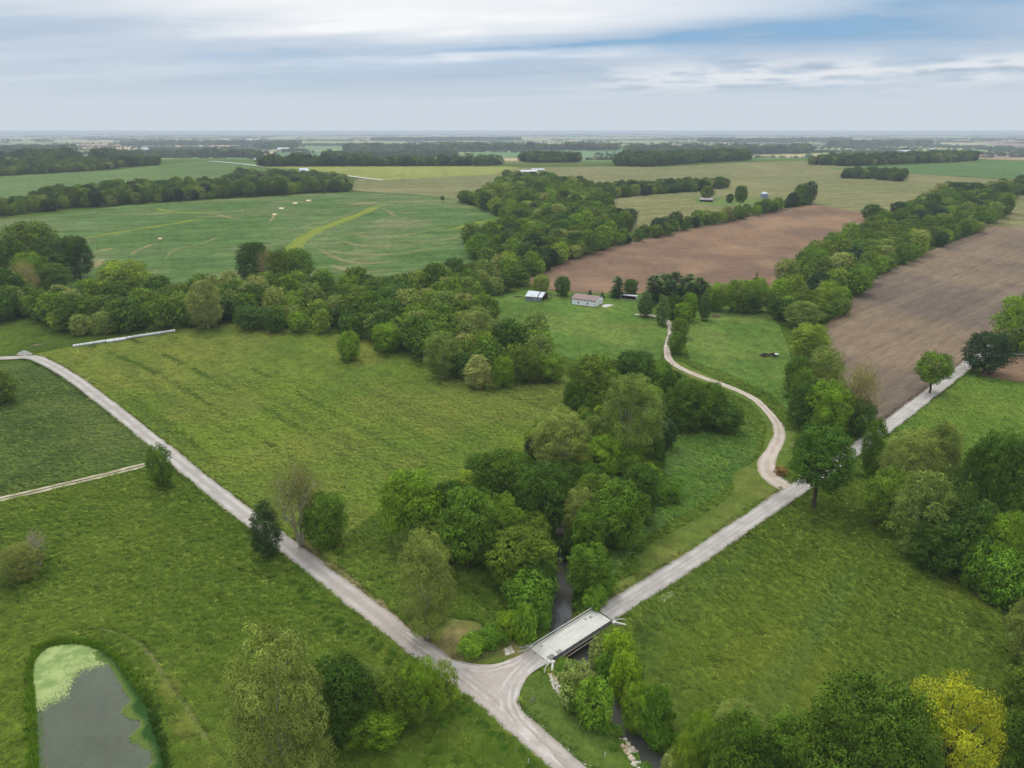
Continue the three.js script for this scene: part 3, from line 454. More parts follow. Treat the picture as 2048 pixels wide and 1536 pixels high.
// ───────────────────────── trees ─────────────────────────
// A crown is built of boughs (lumps of leaf sprays set on the shell and inside of its outline); the gaps between them stay open.
const leafMat = {};
function leaf(r, g, b, through = 0.1) { const k = [r, g, b].join(); return leafMat[k] ||= new THREE.MeshPhysicalMaterial({ name: 'leaves', color: col(r === 255 ? surf(r, g, b, 1.65) : surf(r * 1.05, g * 0.985, b * (b / g > 0.5 ? 0.82 : 0.64), 1.65)), vertexColors: true, roughness: 0.75, side: THREE.DoubleSide, transmission: through, thickness: 0, specularIntensity: 0.12 }); }
const barkDark = std({ name: 'bark', color: col(surf(92, 84, 72)) }), barkPale = std({ name: 'pale_bark', color: col(surf(176, 168, 150)) });
function crownGeo(o, seed) {
  const R = rng(seed), P = [], C = [], F = [], lobes = [];
  const a = 5, b = o.b, cy = o.k * b;                                   // half width, half height, height of the middle
  const outline = t => { const e = clamp(t, -1, 1); return a * Math.pow(Math.max(0, 1 - Math.abs(e) ** o.round), 1 / o.round) * (1 - (o.taper || 0) * (0.5 + 0.5 * e)) * (e < 0 ? 1 - 0.12 * e * e : 1); };
  for (let n = 0, tries = 0; n < o.lobes && tries < 6000; tries++) {
    const t = -0.92 + 1.84 * R(), th = R() * 6.283, rr = outline(t), q = R() < (o.inner || 0.2) ? Math.sqrt(R()) * 0.6 : 0.66 + 0.22 * R();
    const lr = (o.lobe || 1.5) * (0.65 + 0.7 * R()) * (1 - 0.25 * Math.max(0, t)), x = Math.cos(th) * rr * q, z = Math.sin(th) * rr * q, y = cy + t * (b - lr * 0.55);
    if (lobes.some(l => Math.hypot(l.x - x, l.y - y, l.z - z) < (l.r + lr) * (o.gap || 0.62))) continue;
    lobes.push({ x, y, z, r: lr, tone: 0.72 + 0.56 * R(), hue: R() }); n++;
  }
  const leafAt = (x, y, z, nx, ny, nz, s, g, hue) => {
    // a pointed, slightly folded leaf spray across the normal
    let ux = R() - 0.5, uy = R() - 0.5, uz = R() - 0.5; const d = ux * nx + uy * ny + uz * nz; ux -= d * nx; uy -= d * ny; uz -= d * nz; const l = Math.hypot(ux, uy, uz) || 1; ux /= l; uy /= l; uz /= l;
    const vx = ny * uz - nz * uy, vy = nz * ux - nx * uz, vz = nx * uy - ny * ux, w = s * 0.62, k = P.length / 3, f = s * 0.16;
    P.push(x - ux * s, y - uy * s, z - uz * s, x + vx * w - nx * f, y + vy * w - ny * f, z + vz * w - nz * f, x + ux * s, y + uy * s, z + uz * s, x - vx * w - nx * f, y - vy * w - ny * f, z - vz * w - nz * f);
    for (let q = 0; q < 4; q++) C.push(g * (1 + 0.12 * (hue - 0.5)), g, g * (1 - 0.3 * (hue - 0.5)));
    F.push(k, k + 1, k + 2, k, k + 2, k + 3);
  };
  // every bough carries a dozen sprays; each spray is a little dome of leaves, and shade shows between the domes
  for (const L of lobes) {
    const ox = L.x / a, oy = (L.y - cy) / b * 0.9 + 0.25, oz = L.z / a, ol = Math.hypot(ox, oy, oz) || 1, sprays = o.sprays || 15, turn = R() * 6.283;
    for (let q = 0; q < sprays; q++) {
      const u = 1 - 2 * (q + 0.5) / sprays, th = q * 2.39996 + turn + (R() - 0.5) * 0.5, c = Math.sqrt(1 - u * u), dx = c * Math.cos(th), dy = u, dz = c * Math.sin(th);
      if ((dx * ox + dy * oy + dz * oz) / ol < -0.45) continue;
      const rr = L.r * (0.62 + 0.42 * R()), sx = L.x + dx * rr, sy = L.y + dy * rr * (o.squash || 0.85), sz = L.z + dz * rr, sr = L.r * (0.30 + 0.2 * R()) * (o.spray || 1);
      if (lobes.some(m => m !== L && (m.x - sx) ** 2 + ((m.y - sy) * 1.15) ** 2 + (m.z - sz) ** 2 < (m.r * 0.6) ** 2)) continue;
      const tone = L.tone * (0.8 + 0.4 * R()), hue = 0.5 * L.hue + 0.5 * R(), n = Math.round(o.density * 2.1 * sr * sr / (o.leaf * o.leaf) * (0.75 + 0.5 * R()));
      for (let i = 0; i < n; i++) {
        const v = 1 - 1.55 * R(), ph = R() * 6.283, w = Math.sqrt(Math.max(0, 1 - v * v)), ux = w * Math.cos(ph), uz = w * Math.sin(ph), k = sr * (0.72 + 0.36 * R() + (R() < 0.06 ? 0.25 : 0));
        const x = sx + (ux * 1.1 + dx * 0.25) * k, z = sz + (uz * 1.1 + dz * 0.25) * k; let y = sy + (v * 0.75 + dy * 0.2) * k; if (o.droop) y -= o.droop * k * w;
        if (y < 0.12) continue;
        const me = o.mess * 0.7; let nx = ux * 0.6 + dx * 0.5 + (R() - 0.5) * me, ny = v * 0.6 + dy * 0.4 + 0.35 + (R() - 0.5) * me, nz = uz * 0.6 + dz * 0.5 + (R() - 0.5) * me; const l = Math.hypot(nx, ny, nz) || 1;
        leafAt(x, y, z, nx / l, ny / l, nz / l, o.leaf * (0.6 + 0.8 * R()), tone * (0.86 + 0.28 * R()), 0.7 * hue + 0.3 * R());
      }
    }
    const m = Math.round((o.fill ?? 0.5) * 16 * L.r * L.r / 2);            // coarse inner leaves added to block light; darker tone paints shade into gaps
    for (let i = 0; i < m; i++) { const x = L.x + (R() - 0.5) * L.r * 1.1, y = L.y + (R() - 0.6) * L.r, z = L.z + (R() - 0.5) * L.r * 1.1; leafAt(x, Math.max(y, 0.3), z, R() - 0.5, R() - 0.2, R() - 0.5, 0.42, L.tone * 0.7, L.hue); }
  }
  const g = new THREE.BufferGeometry(); g.setAttribute('position', new THREE.Float32BufferAttribute(P, 3)); g.setAttribute('color', new THREE.Float32BufferAttribute(C, 3)); g.setIndex(F);
  g.userData.lobes = lobes; return g;
}
function limb(parts, p, q, r0, r1, R, bend = 0.12) {                    // a crooked limb of three pieces
  const l = Math.hypot(q[0] - p[0], q[1] - p[1], q[2] - p[2]), pts = [0, 0.35, 0.7, 1].map((t, i) => p.map((v, k) => v + (q[k] - v) * t + (i > 0 && i < 3 ? (R() - 0.5) * l * bend : 0)));
  for (let i = 0; i < 3; i++) parts.push(bar(pts[i], pts[i + 1], mix(r0, r1, i / 3), mix(r0, r1, (i + 1) / 3), 5)); return pts;
}
function trunkGeo(o, lobes, seed) {
  const R = rng(seed + 7), parts = [], top = o.k * o.b, r = o.trunk || 0.34;
  const fork = top * (o.fork || 0.55), mid = [(R() - 0.5) * 0.6, fork, (R() - 0.5) * 0.6]; limb(parts, [0, -0.4, 0], mid, r, r * 0.7, R, 0.06);
  for (const L of lobes.filter((_, i) => i % Math.max(1, Math.round(lobes.length / (o.limbs || 10))) === 0)) limb(parts, [mid[0], Math.min(fork + R() * 0.6, L.y - 0.2), mid[2]], [L.x, L.y, L.z], r * 0.42, 0.05, R);
  return mergeGeometries(parts.map(g => { g.deleteAttribute('uv'); return g; }));
}
function twigGeo(o, seed) {                                             // bare branching wood
  const R = rng(seed), parts = [], tips = [];
  const grow = (p, d, len, r, depth) => {
    const q = [0, 1, 2].map(k => p[k] + d[k] * len), pts = limb(parts, p, q, r, r * 0.62, R, 0.16);
    if (depth === 0) { tips.push(q); return; }
    const n = depth > 2 ? 3 : 2 + (R() < 0.6 ? 1 : 0);
    for (let i = 0; i < n; i++) { const th = R() * 6.283, s = o.spread * (0.6 + 0.7 * R()); const e = [d[0] + Math.cos(th) * s, d[1] * 0.85 + 0.16 + (R() - 0.5) * 0.3, d[2] + Math.sin(th) * s], l = Math.hypot(...e); grow(i === 0 ? q : pts[2], e.map(v => v / l), len * (0.62 + 0.22 * R()), Math.max(0.035, r * 0.55), depth - 1); }
  };
  for (let i = 0; i < (o.stems || 1); i++) { const th = R() * 6.283; grow([Math.cos(th) * 0.2, -0.3, Math.sin(th) * 0.2], [(R() - 0.5) * (o.lean || 0.3), 1, (R() - 0.5) * (o.lean || 0.3)], o.first || 3.2, o.trunk || 0.3, o.depth || 4); }
  const g = mergeGeometries(parts.map(g => { g.deleteAttribute('uv'); return g; })); g.userData.tips = tips; return g;
}
function sparseLeaves(tips, o, seed) {
  const R = rng(seed), P = [], C = [], F = [];
  for (const t of tips) { if (R() > o.share) continue; for (let i = 0; i < o.count; i++) { const s = o.leaf * (0.6 + 0.8 * R()), g = 0.8 + 0.4 * R(), k = P.length / 3, c = [0, 1, 2].map(q => t[q] + (R() + R() + R() - 1.5) * o.cloud), u = [R() - 0.5, R() - 0.5, R() - 0.5], v = [R() - 0.5, R() - 0.5, R() - 0.5]; for (const [a, b] of [[-1, 0], [0, 0.6], [1, 0], [0, -0.6]]) { P.push(c[0] + (u[0] * a + v[0] * b) * s * 2, Math.max(0.1, c[1] + (u[1] * a + v[1] * b) * s * 2), c[2] + (u[2] * a + v[2] * b) * s * 2); C.push(g, g, g * 0.95); } F.push(k, k + 1, k + 2, k, k + 2, k + 3); } }
  const g = new THREE.BufferGeometry(); g.setAttribute('position', new THREE.Float32BufferAttribute(P, 3)); g.setAttribute('color', new THREE.Float32BufferAttribute(C, 3)); g.setIndex(F); return g;
}
// a conifer: whorls of drooping fans round a straight stem
function coniferGeo(o, seed) {
  const R = rng(seed), P = [], C = [], F = [], H = o.h;
  for (let y = H * (o.bare || 0.06); y < H * 0.985; y += o.step * (0.8 + 0.4 * R())) {
    const t = y / H, reach = 5 * Math.pow(1 - t, o.pow || 0.85) * (0.82 + 0.36 * R()) + 0.15, n = Math.round(o.arms * (0.5 + 0.7 * (1 - t)));
    for (let i = 0; i < n; i++) {
      const th = R() * 6.283, L = reach * (0.7 + 0.4 * R()), tone = 0.82 + 0.36 * R(), m = Math.max(3, Math.round(L / o.leaf * 1.6));
      for (let j = 0; j < m; j++) for (let e = 0; e < 3; e++) {
        const q = (j + R()) / m, r = L * (0.15 + 0.85 * q), s = o.leaf * (0.7 + 0.7 * R()), x = Math.cos(th) * r + (R() - 0.5) * L * 0.34 * q, z = Math.sin(th) * r + (R() - 0.5) * L * 0.34 * q, yy = y - o.sag * r * q + 0.1 * r + (R() - 0.5) * 0.35, k = P.length / 3;
        const d = [Math.cos(th) + (R() - 0.5) * 0.9, 0.15 + (R() - 0.5) * 0.6, Math.sin(th) + (R() - 0.5) * 0.9], w = [-Math.sin(th), (R() - 0.5) * 0.7, Math.cos(th)], g = tone * (0.8 + 0.4 * R());
        for (const [a, b] of [[-0.7, 0], [0, 0.45], [0.9, 0], [0, -0.45]]) { P.push(x + (d[0] * a + w[0] * b) * s, Math.max(0.15, yy + (d[1] * a + w[1] * b) * s), z + (d[2] * a + w[2] * b) * s); C.push(g, g, g); }
        F.push(k, k + 1, k + 2, k, k + 2, k + 3);
      }
    }
  }
  const g = new THREE.BufferGeometry(); g.setAttribute('position', new THREE.Float32BufferAttribute(P, 3)); g.setAttribute('color', new THREE.Float32BufferAttribute(C, 3)); g.setIndex(F); return g;
}

// kinds of tree: crowns are 10 m wide before they are scaled
const KINDS = {
  dark: { b: 4.6, k: 1.10, round: 2.4, lobes: 60, lobe: 1.5, leaf: 0.135, density: 1.15, mess: 0.9, tints: [[66, 94, 40], [54, 82, 36], [80, 104, 46], [62, 92, 46], [42, 64, 40]] },
  mid: { b: 4.8, k: 1.10, round: 2.2, lobes: 62, lobe: 1.4, leaf: 0.135, density: 1.1, mess: 1.0, tints: [[88, 118, 50], [76, 108, 46], [104, 128, 58], [92, 126, 44]] },
  pale: { b: 6.0, k: 1.12, round: 2.2, lobes: 70, lobe: 1.35, leaf: 0.11, density: 0.85, mess: 1.3, fill: 0.2, taper: 0.15, spray: 1.1, cool: 1, trunk: 0.42, bark: barkPale, tints: [[112, 130, 70], [106, 126, 66], [120, 134, 80], [98, 122, 62]] },
  yellow: { b: 4.8, k: 1.12, round: 2.0, lobes: 34, lobe: 1.45, leaf: 0.09, density: 0.95, fill: 0.25, mess: 1.1, gap: 0.82, tints: [[136, 150, 44], [106, 132, 50], [96, 130, 46], [136, 148, 50], [102, 114, 60]] },
  cone: { b: 8.2, k: 1.05, round: 2.0, lobes: 64, lobe: 1.6, leaf: 0.14, density: 1.1, mess: 0.9, taper: 0.45, tints: [[56, 80, 44], [70, 98, 50], [128, 142, 88], [84, 112, 62]] },
  shade: { b: 4.0, k: 1.75, round: 2.6, lobes: 60, lobe: 1.4, leaf: 0.13, density: 1.1, mess: 1.0, fork: 0.62, trunk: 0.4, limbs: 14, tints: [[64, 98, 44], [88, 120, 48], [46, 72, 44], [70, 100, 50]] },
  grand: { b: 4.4, k: 1.10, round: 2.5, lobes: 95, lobe: 1.2, leaf: 0.085, density: 1.0, mess: 0.9, gap: 0.58, tints: [[66, 94, 40], [60, 90, 40]] },
  giant: { b: 6.2, k: 1.12, round: 2.3, lobes: 105, lobe: 1.1, leaf: 0.075, density: 0.75, mess: 1.3, fill: 0.15, taper: 0.15, gap: 0.58, spray: 1.15, trunk: 0.42, bark: barkPale, limbs: 16, tints: [[112, 130, 70], [106, 126, 66], [120, 134, 80], [98, 122, 62]] },
  shrub: { b: 3.4, k: 0.86, round: 2.4, lobes: 36, lobe: 1.7, leaf: 0.2, density: 1.15, mess: 1.0, tints: [[98, 136, 56], [80, 118, 48], [120, 140, 84], [112, 146, 48], [128, 112, 74]] },
};
const HI = {}, LO = {}, FARC = {};
for (const [kind, o] of Object.entries(KINDS)) {
  HI[kind] = []; LO[kind] = []; FARC[kind] = [];
  for (let v = 0; v < ({ cone: 1, shade: 2, yellow: 2, grand: 1, giant: 2 }[kind] || 3); v++) { const s = 100 * Object.keys(KINDS).indexOf(kind) + v * 13 + 5, g = crownGeo(o, s); HI[kind].push({ crown: g, trunk: trunkGeo(o, g.userData.lobes, s), bark: o.bark || barkDark, h: (1 + o.k) * o.b, o }); }
  if (['dark', 'mid', 'pale', 'shrub'].includes(kind)) for (let v = 0; v < 3; v++) {
    const s = 4000 + 100 * Object.keys(KINDS).indexOf(kind) + v * 17, lo = { ...o, leaf: 0.3, lobes: Math.round(o.lobes * 0.62), lobe: o.lobe * 1.25, density: o.density * 1.1, sprays: 12, limbs: 5 }, g = crownGeo(lo, s);
    LO[kind].push({ crown: g, trunk: trunkGeo(lo, g.userData.lobes, s), bark: o.bark || barkDark, h: (1 + o.k) * o.b, o });
  }
  if (kind === 'dark') for (let v = 0; v < 3; v++) FARC[kind].push(crownGeo({ ...o, leaf: 0.7, lobes: 20, lobe: 2.3, density: 1.0, sprays: 9, fill: 0.3 }, 9000 + v));
}
for (const [kind, o, tints] of [['pine', { h: 10.5, step: 0.36, arms: 9, leaf: 0.42, sag: 0.14, pow: 0.36 }, [[78, 112, 70], [86, 118, 72], [70, 104, 66]]], ['cedar', { h: 16, step: 0.5, arms: 8, leaf: 0.45, sag: 0.1, pow: 0.75, bare: 0.02 }, [[48, 74, 48], [44, 66, 44]]]]) {
  KINDS[kind] = { b: o.h / 2.1, k: 1.1, tints, conifer: 1 }; HI[kind] = [1, 2].map(v => ({ crown: coniferGeo(o, 700 + v), trunk: mergeGeometries([bar([0, -0.3, 0], [0, o.h * 0.9, 0], 0.3, 0.04)].map(g => { g.deleteAttribute('uv'); return g; })), bark: barkDark, h: o.h }));
}
for (const [kind, o, l, tints] of [['sparse', { spread: 1.15, first: 3.4, trunk: 0.36, depth: 4, stems: 3, lean: 0.9 }, { share: 1, count: 60, leaf: 0.11, cloud: 1.7 }, [[120, 128, 84], [132, 132, 96]]], ['bare', { spread: 0.8, first: 3.4, trunk: 0.34, depth: 4, stems: 3, lean: 0.7 }, { share: 0.5, count: 9, leaf: 0.12, cloud: 1.1 }, [[126, 128, 96], [110, 122, 80]]]]) {
  KINDS[kind] = { b: 5.6, k: 1.1, tints }; HI[kind] = [1, 2].map(v => { const t = twigGeo(o, 800 + v), tips = t.userData.tips, wide = Math.max(...tips.map(p => Math.hypot(p[0], p[2]))), high = Math.max(...tips.map(p => p[1])); const q = 5 / wide, w = 11.4 / high; const c = sparseLeaves(tips, l, 810 + v); t.scale(q, w, q); c.scale(q, w, q); return { crown: c, trunk: t, bark: barkPale, h: 11.8 }; });
}
const protoCache = new Map();
function treeAt(name, kind, x, z, W, H, turn, variant, tint, label, category, group, lo) {
  const set = lo && LO[kind] ? LO[kind] : HI[kind], p = set[variant % set.length], t = KINDS[kind].tints[tint % KINDS[kind].tints.length], key = [kind, !!lo, variant % set.length, tint % KINDS[kind].tints.length].join();
  let o;
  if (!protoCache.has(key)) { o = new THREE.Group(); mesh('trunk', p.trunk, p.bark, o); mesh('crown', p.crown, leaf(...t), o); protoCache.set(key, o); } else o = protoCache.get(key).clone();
  o.name = numbered(name); scene.add(o); o.position.set(x, gridH(x, z) - 0.1, z); o.rotation.y = turn; o.scale.set(W / 10, H / p.h, W / 10 * (0.9 + 0.2 * h2(Math.round(x * 7), Math.round(z * 7))));
  return tag(o, label, category, group);
}
// a tree from the picture: the middle of its crown, its top, the bottom of its foliage and its width
const TR = rng(77);
function seen(name, kind, u, top, bottom, w, tint, label, category = 'tree', o = {}) {
  const k = KINDS[kind].k; let p = at(u, bottom), W = metres(p, w), b = W * 0.5, H = 0;
  for (let i = 0; i < 4; i++) {
    const D = Math.hypot(p[0], EYE - p[1], p[2]), th = Math.asin(clamp((EYE - p[1] - b) / D)), E = (bottom - top) / 2 * D / LENS, aS = W / 2 * Math.sin(th);
    b = Math.max(Math.sqrt(Math.max(0, E * E - aS * aS)) / Math.cos(th), W * 0.5 * (o.flat || 0.62)); H = (1 + k) * b; p = at(u, (top + bottom) / 2, k * b); W = metres([p[0], p[1] + k * b, p[2]], w);
  }
  return treeAt(name, kind, p[0], p[2], W, H, TR() * 6.283, o.v ?? Math.floor(TR() * 9), tint, label, category, o.group);
}
// [kind, u, top, bottom, width, tint, label, name, category]
[
  // lower left, by the pond and the road
  ['giant', 560, 1303, 1610, 180, 0, 'tall pale grey-green cottonwood at the bottom edge right of the pond', 'cottonwood_tree', 'tree', { v: 0 }],
  ['dark', 680, 1326, 1470, 120, 1, 'dark bushy tree tucked behind the tall cottonwood at the bottom edge'],
  ['mid', 752, 1398, 1482, 105, 3, 'low grey-green tree at the front of the clump left of the junction'],
  ['pale', 738, 1334, 1420, 66, 3, 'small pale tree standing in the middle of the clump left of the junction'],
  ['dark', 800, 1345, 1440, 90, 2, 'dark tree in the middle of the clump left of the junction'],
  ['yellow', 838, 1322, 1432, 84, 2, 'yellow-green tree at the back of the clump left of the junction'],
  ['yellow', 884, 1326, 1412, 66, 1, 'feathery yellow-green tree leaning to the road edge at the junction'],
  ['mid', 720, 1420, 1490, 70, 0, 'low green bush at the left front of the clump by the junction', 'shrub', 'shrub'],
  ['mid', 655, 1390, 1480, 60, 2, 'rounded bush between the tall cottonwood and the junction clump', 'shrub', 'shrub'],
  ['cone', 530, 1002, 1108, 62, 0, 'dense dark egg-shaped tree on the left edge of the gravel road'],
  ['sparse', 592, 928, 1082, 108, 0, 'half-bare tree with white branches across the road from the dark egg-shaped tree', 'half_bare_tree', 'tree', { v: 0 }],
  ['mid', 650, 985, 1090, 80, 1, 'soft green tree right of the half-bare white-branched tree'],
  ['giant', 850, 1070, 1262, 112, 0, 'loose pale cottonwood standing alone beside the gravel road above the junction', 'cottonwood_tree', 'tree', { v: 1 }],
  ['mid', 318, 892, 966, 44, 1, 'small tree with a ragged top where the two-rut track meets the road', 'broadleaf_tree', 'tree'],
  ['yellow', 34, 1092, 1156, 72, 4, 'olive round bush at the left edge above the pond', 'shrub', 'shrub'],
  ['bare', 70, 1062, 1125, 54, 0, 'dead grey bush behind the olive round bush at the left edge', 'bare_shrub', 'shrub'],
  ['dark', -14, 745, 800, 60, 2, 'bush cut off by the left edge above the two-rut track', 'shrub', 'shrub'],
  ['mid', 698, 662, 718, 46, 3, 'lone small green tree standing out in the hay meadow'],
  // the clump west of the creek, down to the bridge
  ['dark', 1044, 1055, 1168, 130, 2, 'broad dark green tree on the creek bank above the bridge'],
  ['mid', 936, 982, 1130, 116, 1, 'tall rounded green tree in the clump left of the creek'],
  ['mid', 822, 942, 1078, 122, 3, 'round green tree at the left end of the creek clump'],
  ['dark', 1000, 902, 1020, 108, 0, 'dark tree at the back of the creek clump beside the hay meadow'],
  ['dark', 1092, 926, 1060, 108, 3, 'dark tree in the heart of the creek wood'],
  ['dark', 900, 965, 1065, 80, 1, 'dark tree between the two round trees of the creek clump'],
  ['mid', 1000, 990, 1100, 90, 0, 'mid-green tree in the middle of the creek clump'],
  ['dark', 868, 1040, 1120, 80, 2, 'dark low tree at the foot of the creek clump'],
  ['pale', 818, 1052, 1110, 60, 3, 'grey-green sapling at the left foot of the creek clump'],
  ['dark', 1080, 1120, 1200, 70, 1, 'dark bush over the left bank of the creek', 'shrub', 'shrub'],
  ['shrub', 1060, 1146, 1232, 92, 1, 'leafy green bush on the left bank just above the bridge', 'shrub', 'shrub'],
  ['shrub', 1078, 1196, 1258, 48, 1, 'green bush touching the water on the left bank above the bridge', 'shrub', 'shrub'],
  ['shrub', 1050, 1212, 1288, 46, 0, 'bright green bush by the far left corner of the bridge', 'shrub', 'shrub'],
  ['shrub', 1016, 1222, 1276, 46, 3, 'yellow-green bush left of the bushes at the bridge', 'shrub', 'shrub'],
  ['shrub', 990, 1252, 1290, 52, 1, 'low bush at the right end of the hedge by the mown corner', 'shrub', 'shrub'],
  ['shrub', 942, 1270, 1312, 50, 0, 'low bright bush at the left end of the hedge by the mown corner', 'shrub', 'shrub'],
  ['shrub', 966, 1262, 1300, 44, 1, 'low bush in the middle of the hedge by the mown corner', 'shrub', 'shrub'],
  // east bank
  ['mid', 1178, 1086, 1182, 84, 1, 'green tree on the right bank of the creek above the bridge'],
  ['pale', 1160, 976, 1090, 72, 0, 'pale silvery tree over the right bank of the creek'],
  ['mid', 1236, 962, 1090, 116, 1, 'large green tree on the right side of the creek wood'],
  ['dark', 1282, 930, 1040, 78, 3, 'dull dark tree at the right edge of the creek wood'],
  ['shrub', 1332, 958, 1006, 60, 1, 'single dense bush in the grass right of the creek wood', 'shrub', 'shrub'],
  ['shrub', 1190, 1172, 1216, 44, 0, 'bright bush at the far right corner of the bridge', 'shrub', 'shrub'],
  ['shrub', 1206, 1140, 1190, 50, 1, 'bush on the bank between the creek and the mown verge', 'shrub', 'shrub'],
  ['shrub', 1164, 1140, 1196, 36, 1, 'bush leaning over the water from the right bank', 'shrub', 'shrub'],
  ['dark', 1150, 1060, 1120, 60, 1, 'dark tree leaning over the creek', 'broadleaf_tree'],
  ['mid', 1180, 1010, 1110, 70, 1, 'green tree behind the silvery tree over the creek'],
  // the pale giants and their neighbours
  ['giant', 1264, 748, 930, 138, 3, 'tallest pale green cottonwood in the creek wood', 'cottonwood_tree', 'tree', { v: 2 }],
  ['giant', 1122, 815, 955, 132, 0, 'wide pale cottonwood on the left edge of the creek wood', 'cottonwood_tree', 'tree', { v: 1 }],
  ['pale', 1190, 830, 940, 80, 3, 'pale tree between the two big cottonwoods of the creek wood'],
  ['yellow', 1208, 870, 965, 84, 2, 'yellow-green tree in front of the tallest cottonwood'],
  ['mid', 1268, 868, 950, 70, 0, 'green tree in front of the right side of the tallest cottonwood'],
  ['dark', 1130, 925, 1010, 80, 1, 'dark tree below the wide pale cottonwood'],
  ['dark', 1190, 950, 1040, 84, 2, 'dark tree in the middle of the creek wood below the yellow-green one'],
  ['dark', 1306, 870, 950, 50, 1, 'dark tree at the right foot of the tallest cottonwood'],
  ['dark', 1188, 708, 815, 104, 2, 'dark round tree where the hay meadow ends at the creek'],
  ['dark', 1270, 702, 790, 90, 1, 'dark tree behind the tallest cottonwood'],
  ['mid', 1320, 722, 800, 66, 1, 'green tree behind and right of the tallest cottonwood'],
  ['dark', 1376, 760, 856, 80, 0, 'dark bushy tree by the bend of the driveway'],
  ['mid', 1418, 764, 850, 64, 1, 'green bushy tree by the bend of the driveway'],
  ['dark', 1452, 804, 862, 64, 3, 'low dark bushy tree nearest the bend of the driveway'],
  ['dark', 1345, 740, 800, 40, 1, 'dark tree between the driveway and the creek wood'],
  ['dark', 1150, 760, 830, 46, 0, 'dark tree at the corner of the hay meadow'],
  ['cone', 956, 706, 776, 58, 2, 'pale pointed tree at the edge of the hay meadow'],
  ['mid', 1006, 712, 772, 46, 3, 'small green tree right of the pale pointed tree'],
  ['dark', 1052, 688, 762, 62, 2, 'dark tree at the edge of the hay meadow left of the corner'],
  ['mid', 1100, 706, 762, 60, 0, 'green tree at the edge of the hay meadow near the corner'],
  ['pale', 884, 662, 752, 76, 3, 'grey-green tree at the meadow edge left of the pale pointed tree'],
  ['mid', 774, 645, 702, 60, 3, 'rounded bright tree at the bend of the meadow edge'],
  ['pale', 956, 618, 700, 80, 1, 'thin grey tree beside the farmstead meadow'],
  // around the driveway mouth and the right-hand belt
  ['shade', 1644, 856, 970, 110, 0, 'spreading dark green tree whose trunk stands beside the bridge road'],
  ['bare', 1600, 868, 925, 48, 1, 'thin grey bush left of the spreading roadside tree', 'bare_shrub', 'shrub'],
  ['mid', 1748, 842, 944, 38, 1, 'narrow green tree on the far side of the spreading roadside tree'],
  ['mid', 1658, 766, 860, 78, 3, 'bright green tree at the end of the belt by the road'],
  ['sparse', 1716, 732, 850, 88, 1, 'half-bare grey tree in front of the dark ploughed field', 'half_bare_tree'],
  ['dark', 1722, 800, 866, 48, 3, 'dark shrub at the foot of the half-bare grey tree', 'shrub', 'shrub'],
  ['mid', 1596, 714, 790, 50, 1, 'green tree on the left side of the narrow belt'],
  ['mid', 1606, 738, 806, 40, 0, 'light green tree on the meadow side of the narrow belt'],
  ['pale', 1650, 696, 790, 72, 1, 'pale grey-green tree in the narrow belt'],
  ['mid', 1620, 648, 716, 72, 2, 'light green tree in the upper part of the narrow belt'],
  ['dark', 1610, 770, 850, 52, 3, 'dark tree at the bottom of the narrow belt'],
  ['pale', 1606, 602, 650, 66, 3, 'grey-green round tree at the foot of the wide belt between the ploughed fields'],
  ['giant', 1822, 866, 1004, 98, 0, 'pale feathery tree right of the road beyond the spreading tree'],
  ['pale', 1880, 850, 990, 70, 1, 'pale yellow-green tree behind the feathery tree right of the road'],
  ['mid', 1780, 945, 1040, 80, 0, 'grey-green tree at the left foot of the feathery tree'],
  ['pale', 1850, 950, 1090, 104, 3, 'loose grey-green tree in the middle of the right-hand creek belt'],
  ['dark', 1880, 1040, 1130, 90, 1, 'dark thicket tree below the loose grey-green tree'],
  ['grand', 1994, 886, 1072, 124, 1, 'big leaning green tree at the right edge of the picture'],
  ['dark', 1940, 1010, 1120, 86, 3, 'dark tree under the big leaning tree at the right edge'],
  ['yellow', 2022, 1036, 1150, 80, 2, 'pale yellow-green tree at the right edge below the big leaning tree'],
  ['shrub', 1968, 1100, 1180, 70, 1, 'dark green bush at the meadow side of the right-hand belt', 'shrub', 'shrub'],
  ['shrub', 2026, 1116, 1212, 90, 1, 'bright leafy bush at the right edge above the big pasture', 'shrub', 'shrub'],
  ['dark', 2068, 1350, 1450, 80, 2, 'dark tree cut by the right edge low in the picture'],
  ['pale', 2066, 1210, 1310, 70, 1, 'thin pale tree cut by the right edge beside the big pasture'],
  ['dark', 2052, 1446, 1560, 76, 0, 'dark tree in the bottom right corner'],
  ['dark', 1976, 670, 738, 70, 4, 'very dark round tree beside the far end of the bridge road', 'broadleaf_tree', 'tree', { v: 0 }],
  ['shade', 1870, 708, 762, 56, 1, 'light green round tree alone at the edge of the dark ploughed field'],
  ['mid', 2048, 595, 690, 76, 3, 'green tree cut by the right edge above the dark round tree'],
  // bottom right
  ['grand', 1736, 1398, 1650, 210, 0, 'huge dark green tree at the bottom edge right of the creek', 'broadleaf_tree', 'tree', { v: 0 }],
  ['yellow', 1896, 1392, 1590, 150, 3, 'vivid yellow tree at the bottom right', 'broadleaf_tree', 'tree', { v: 1 }],
  ['yellow', 1822, 1420, 1590, 80, 2, 'bright lime tree between the huge dark tree and the yellow tree'],
  ['mid', 1592, 1448, 1590, 110, 1, 'green tree at the bottom edge left of the huge dark tree'],
  ['dark', 1650, 1478, 1640, 96, 2, 'dark tree at the bottom edge overlapping the huge dark tree on its left'],
  ['mid', 1478, 1440, 1580, 90, 1, 'green tree at the bottom edge right of the creek stones'],
  ['pale', 1478, 1405, 1470, 78, 1, 'grey-leaved tree top at the edge of the pasture near the bottom'],
  ['yellow', 1402, 1430, 1530, 60, 2, 'lime green bush at the bottom near the creek', 'shrub', 'shrub'],
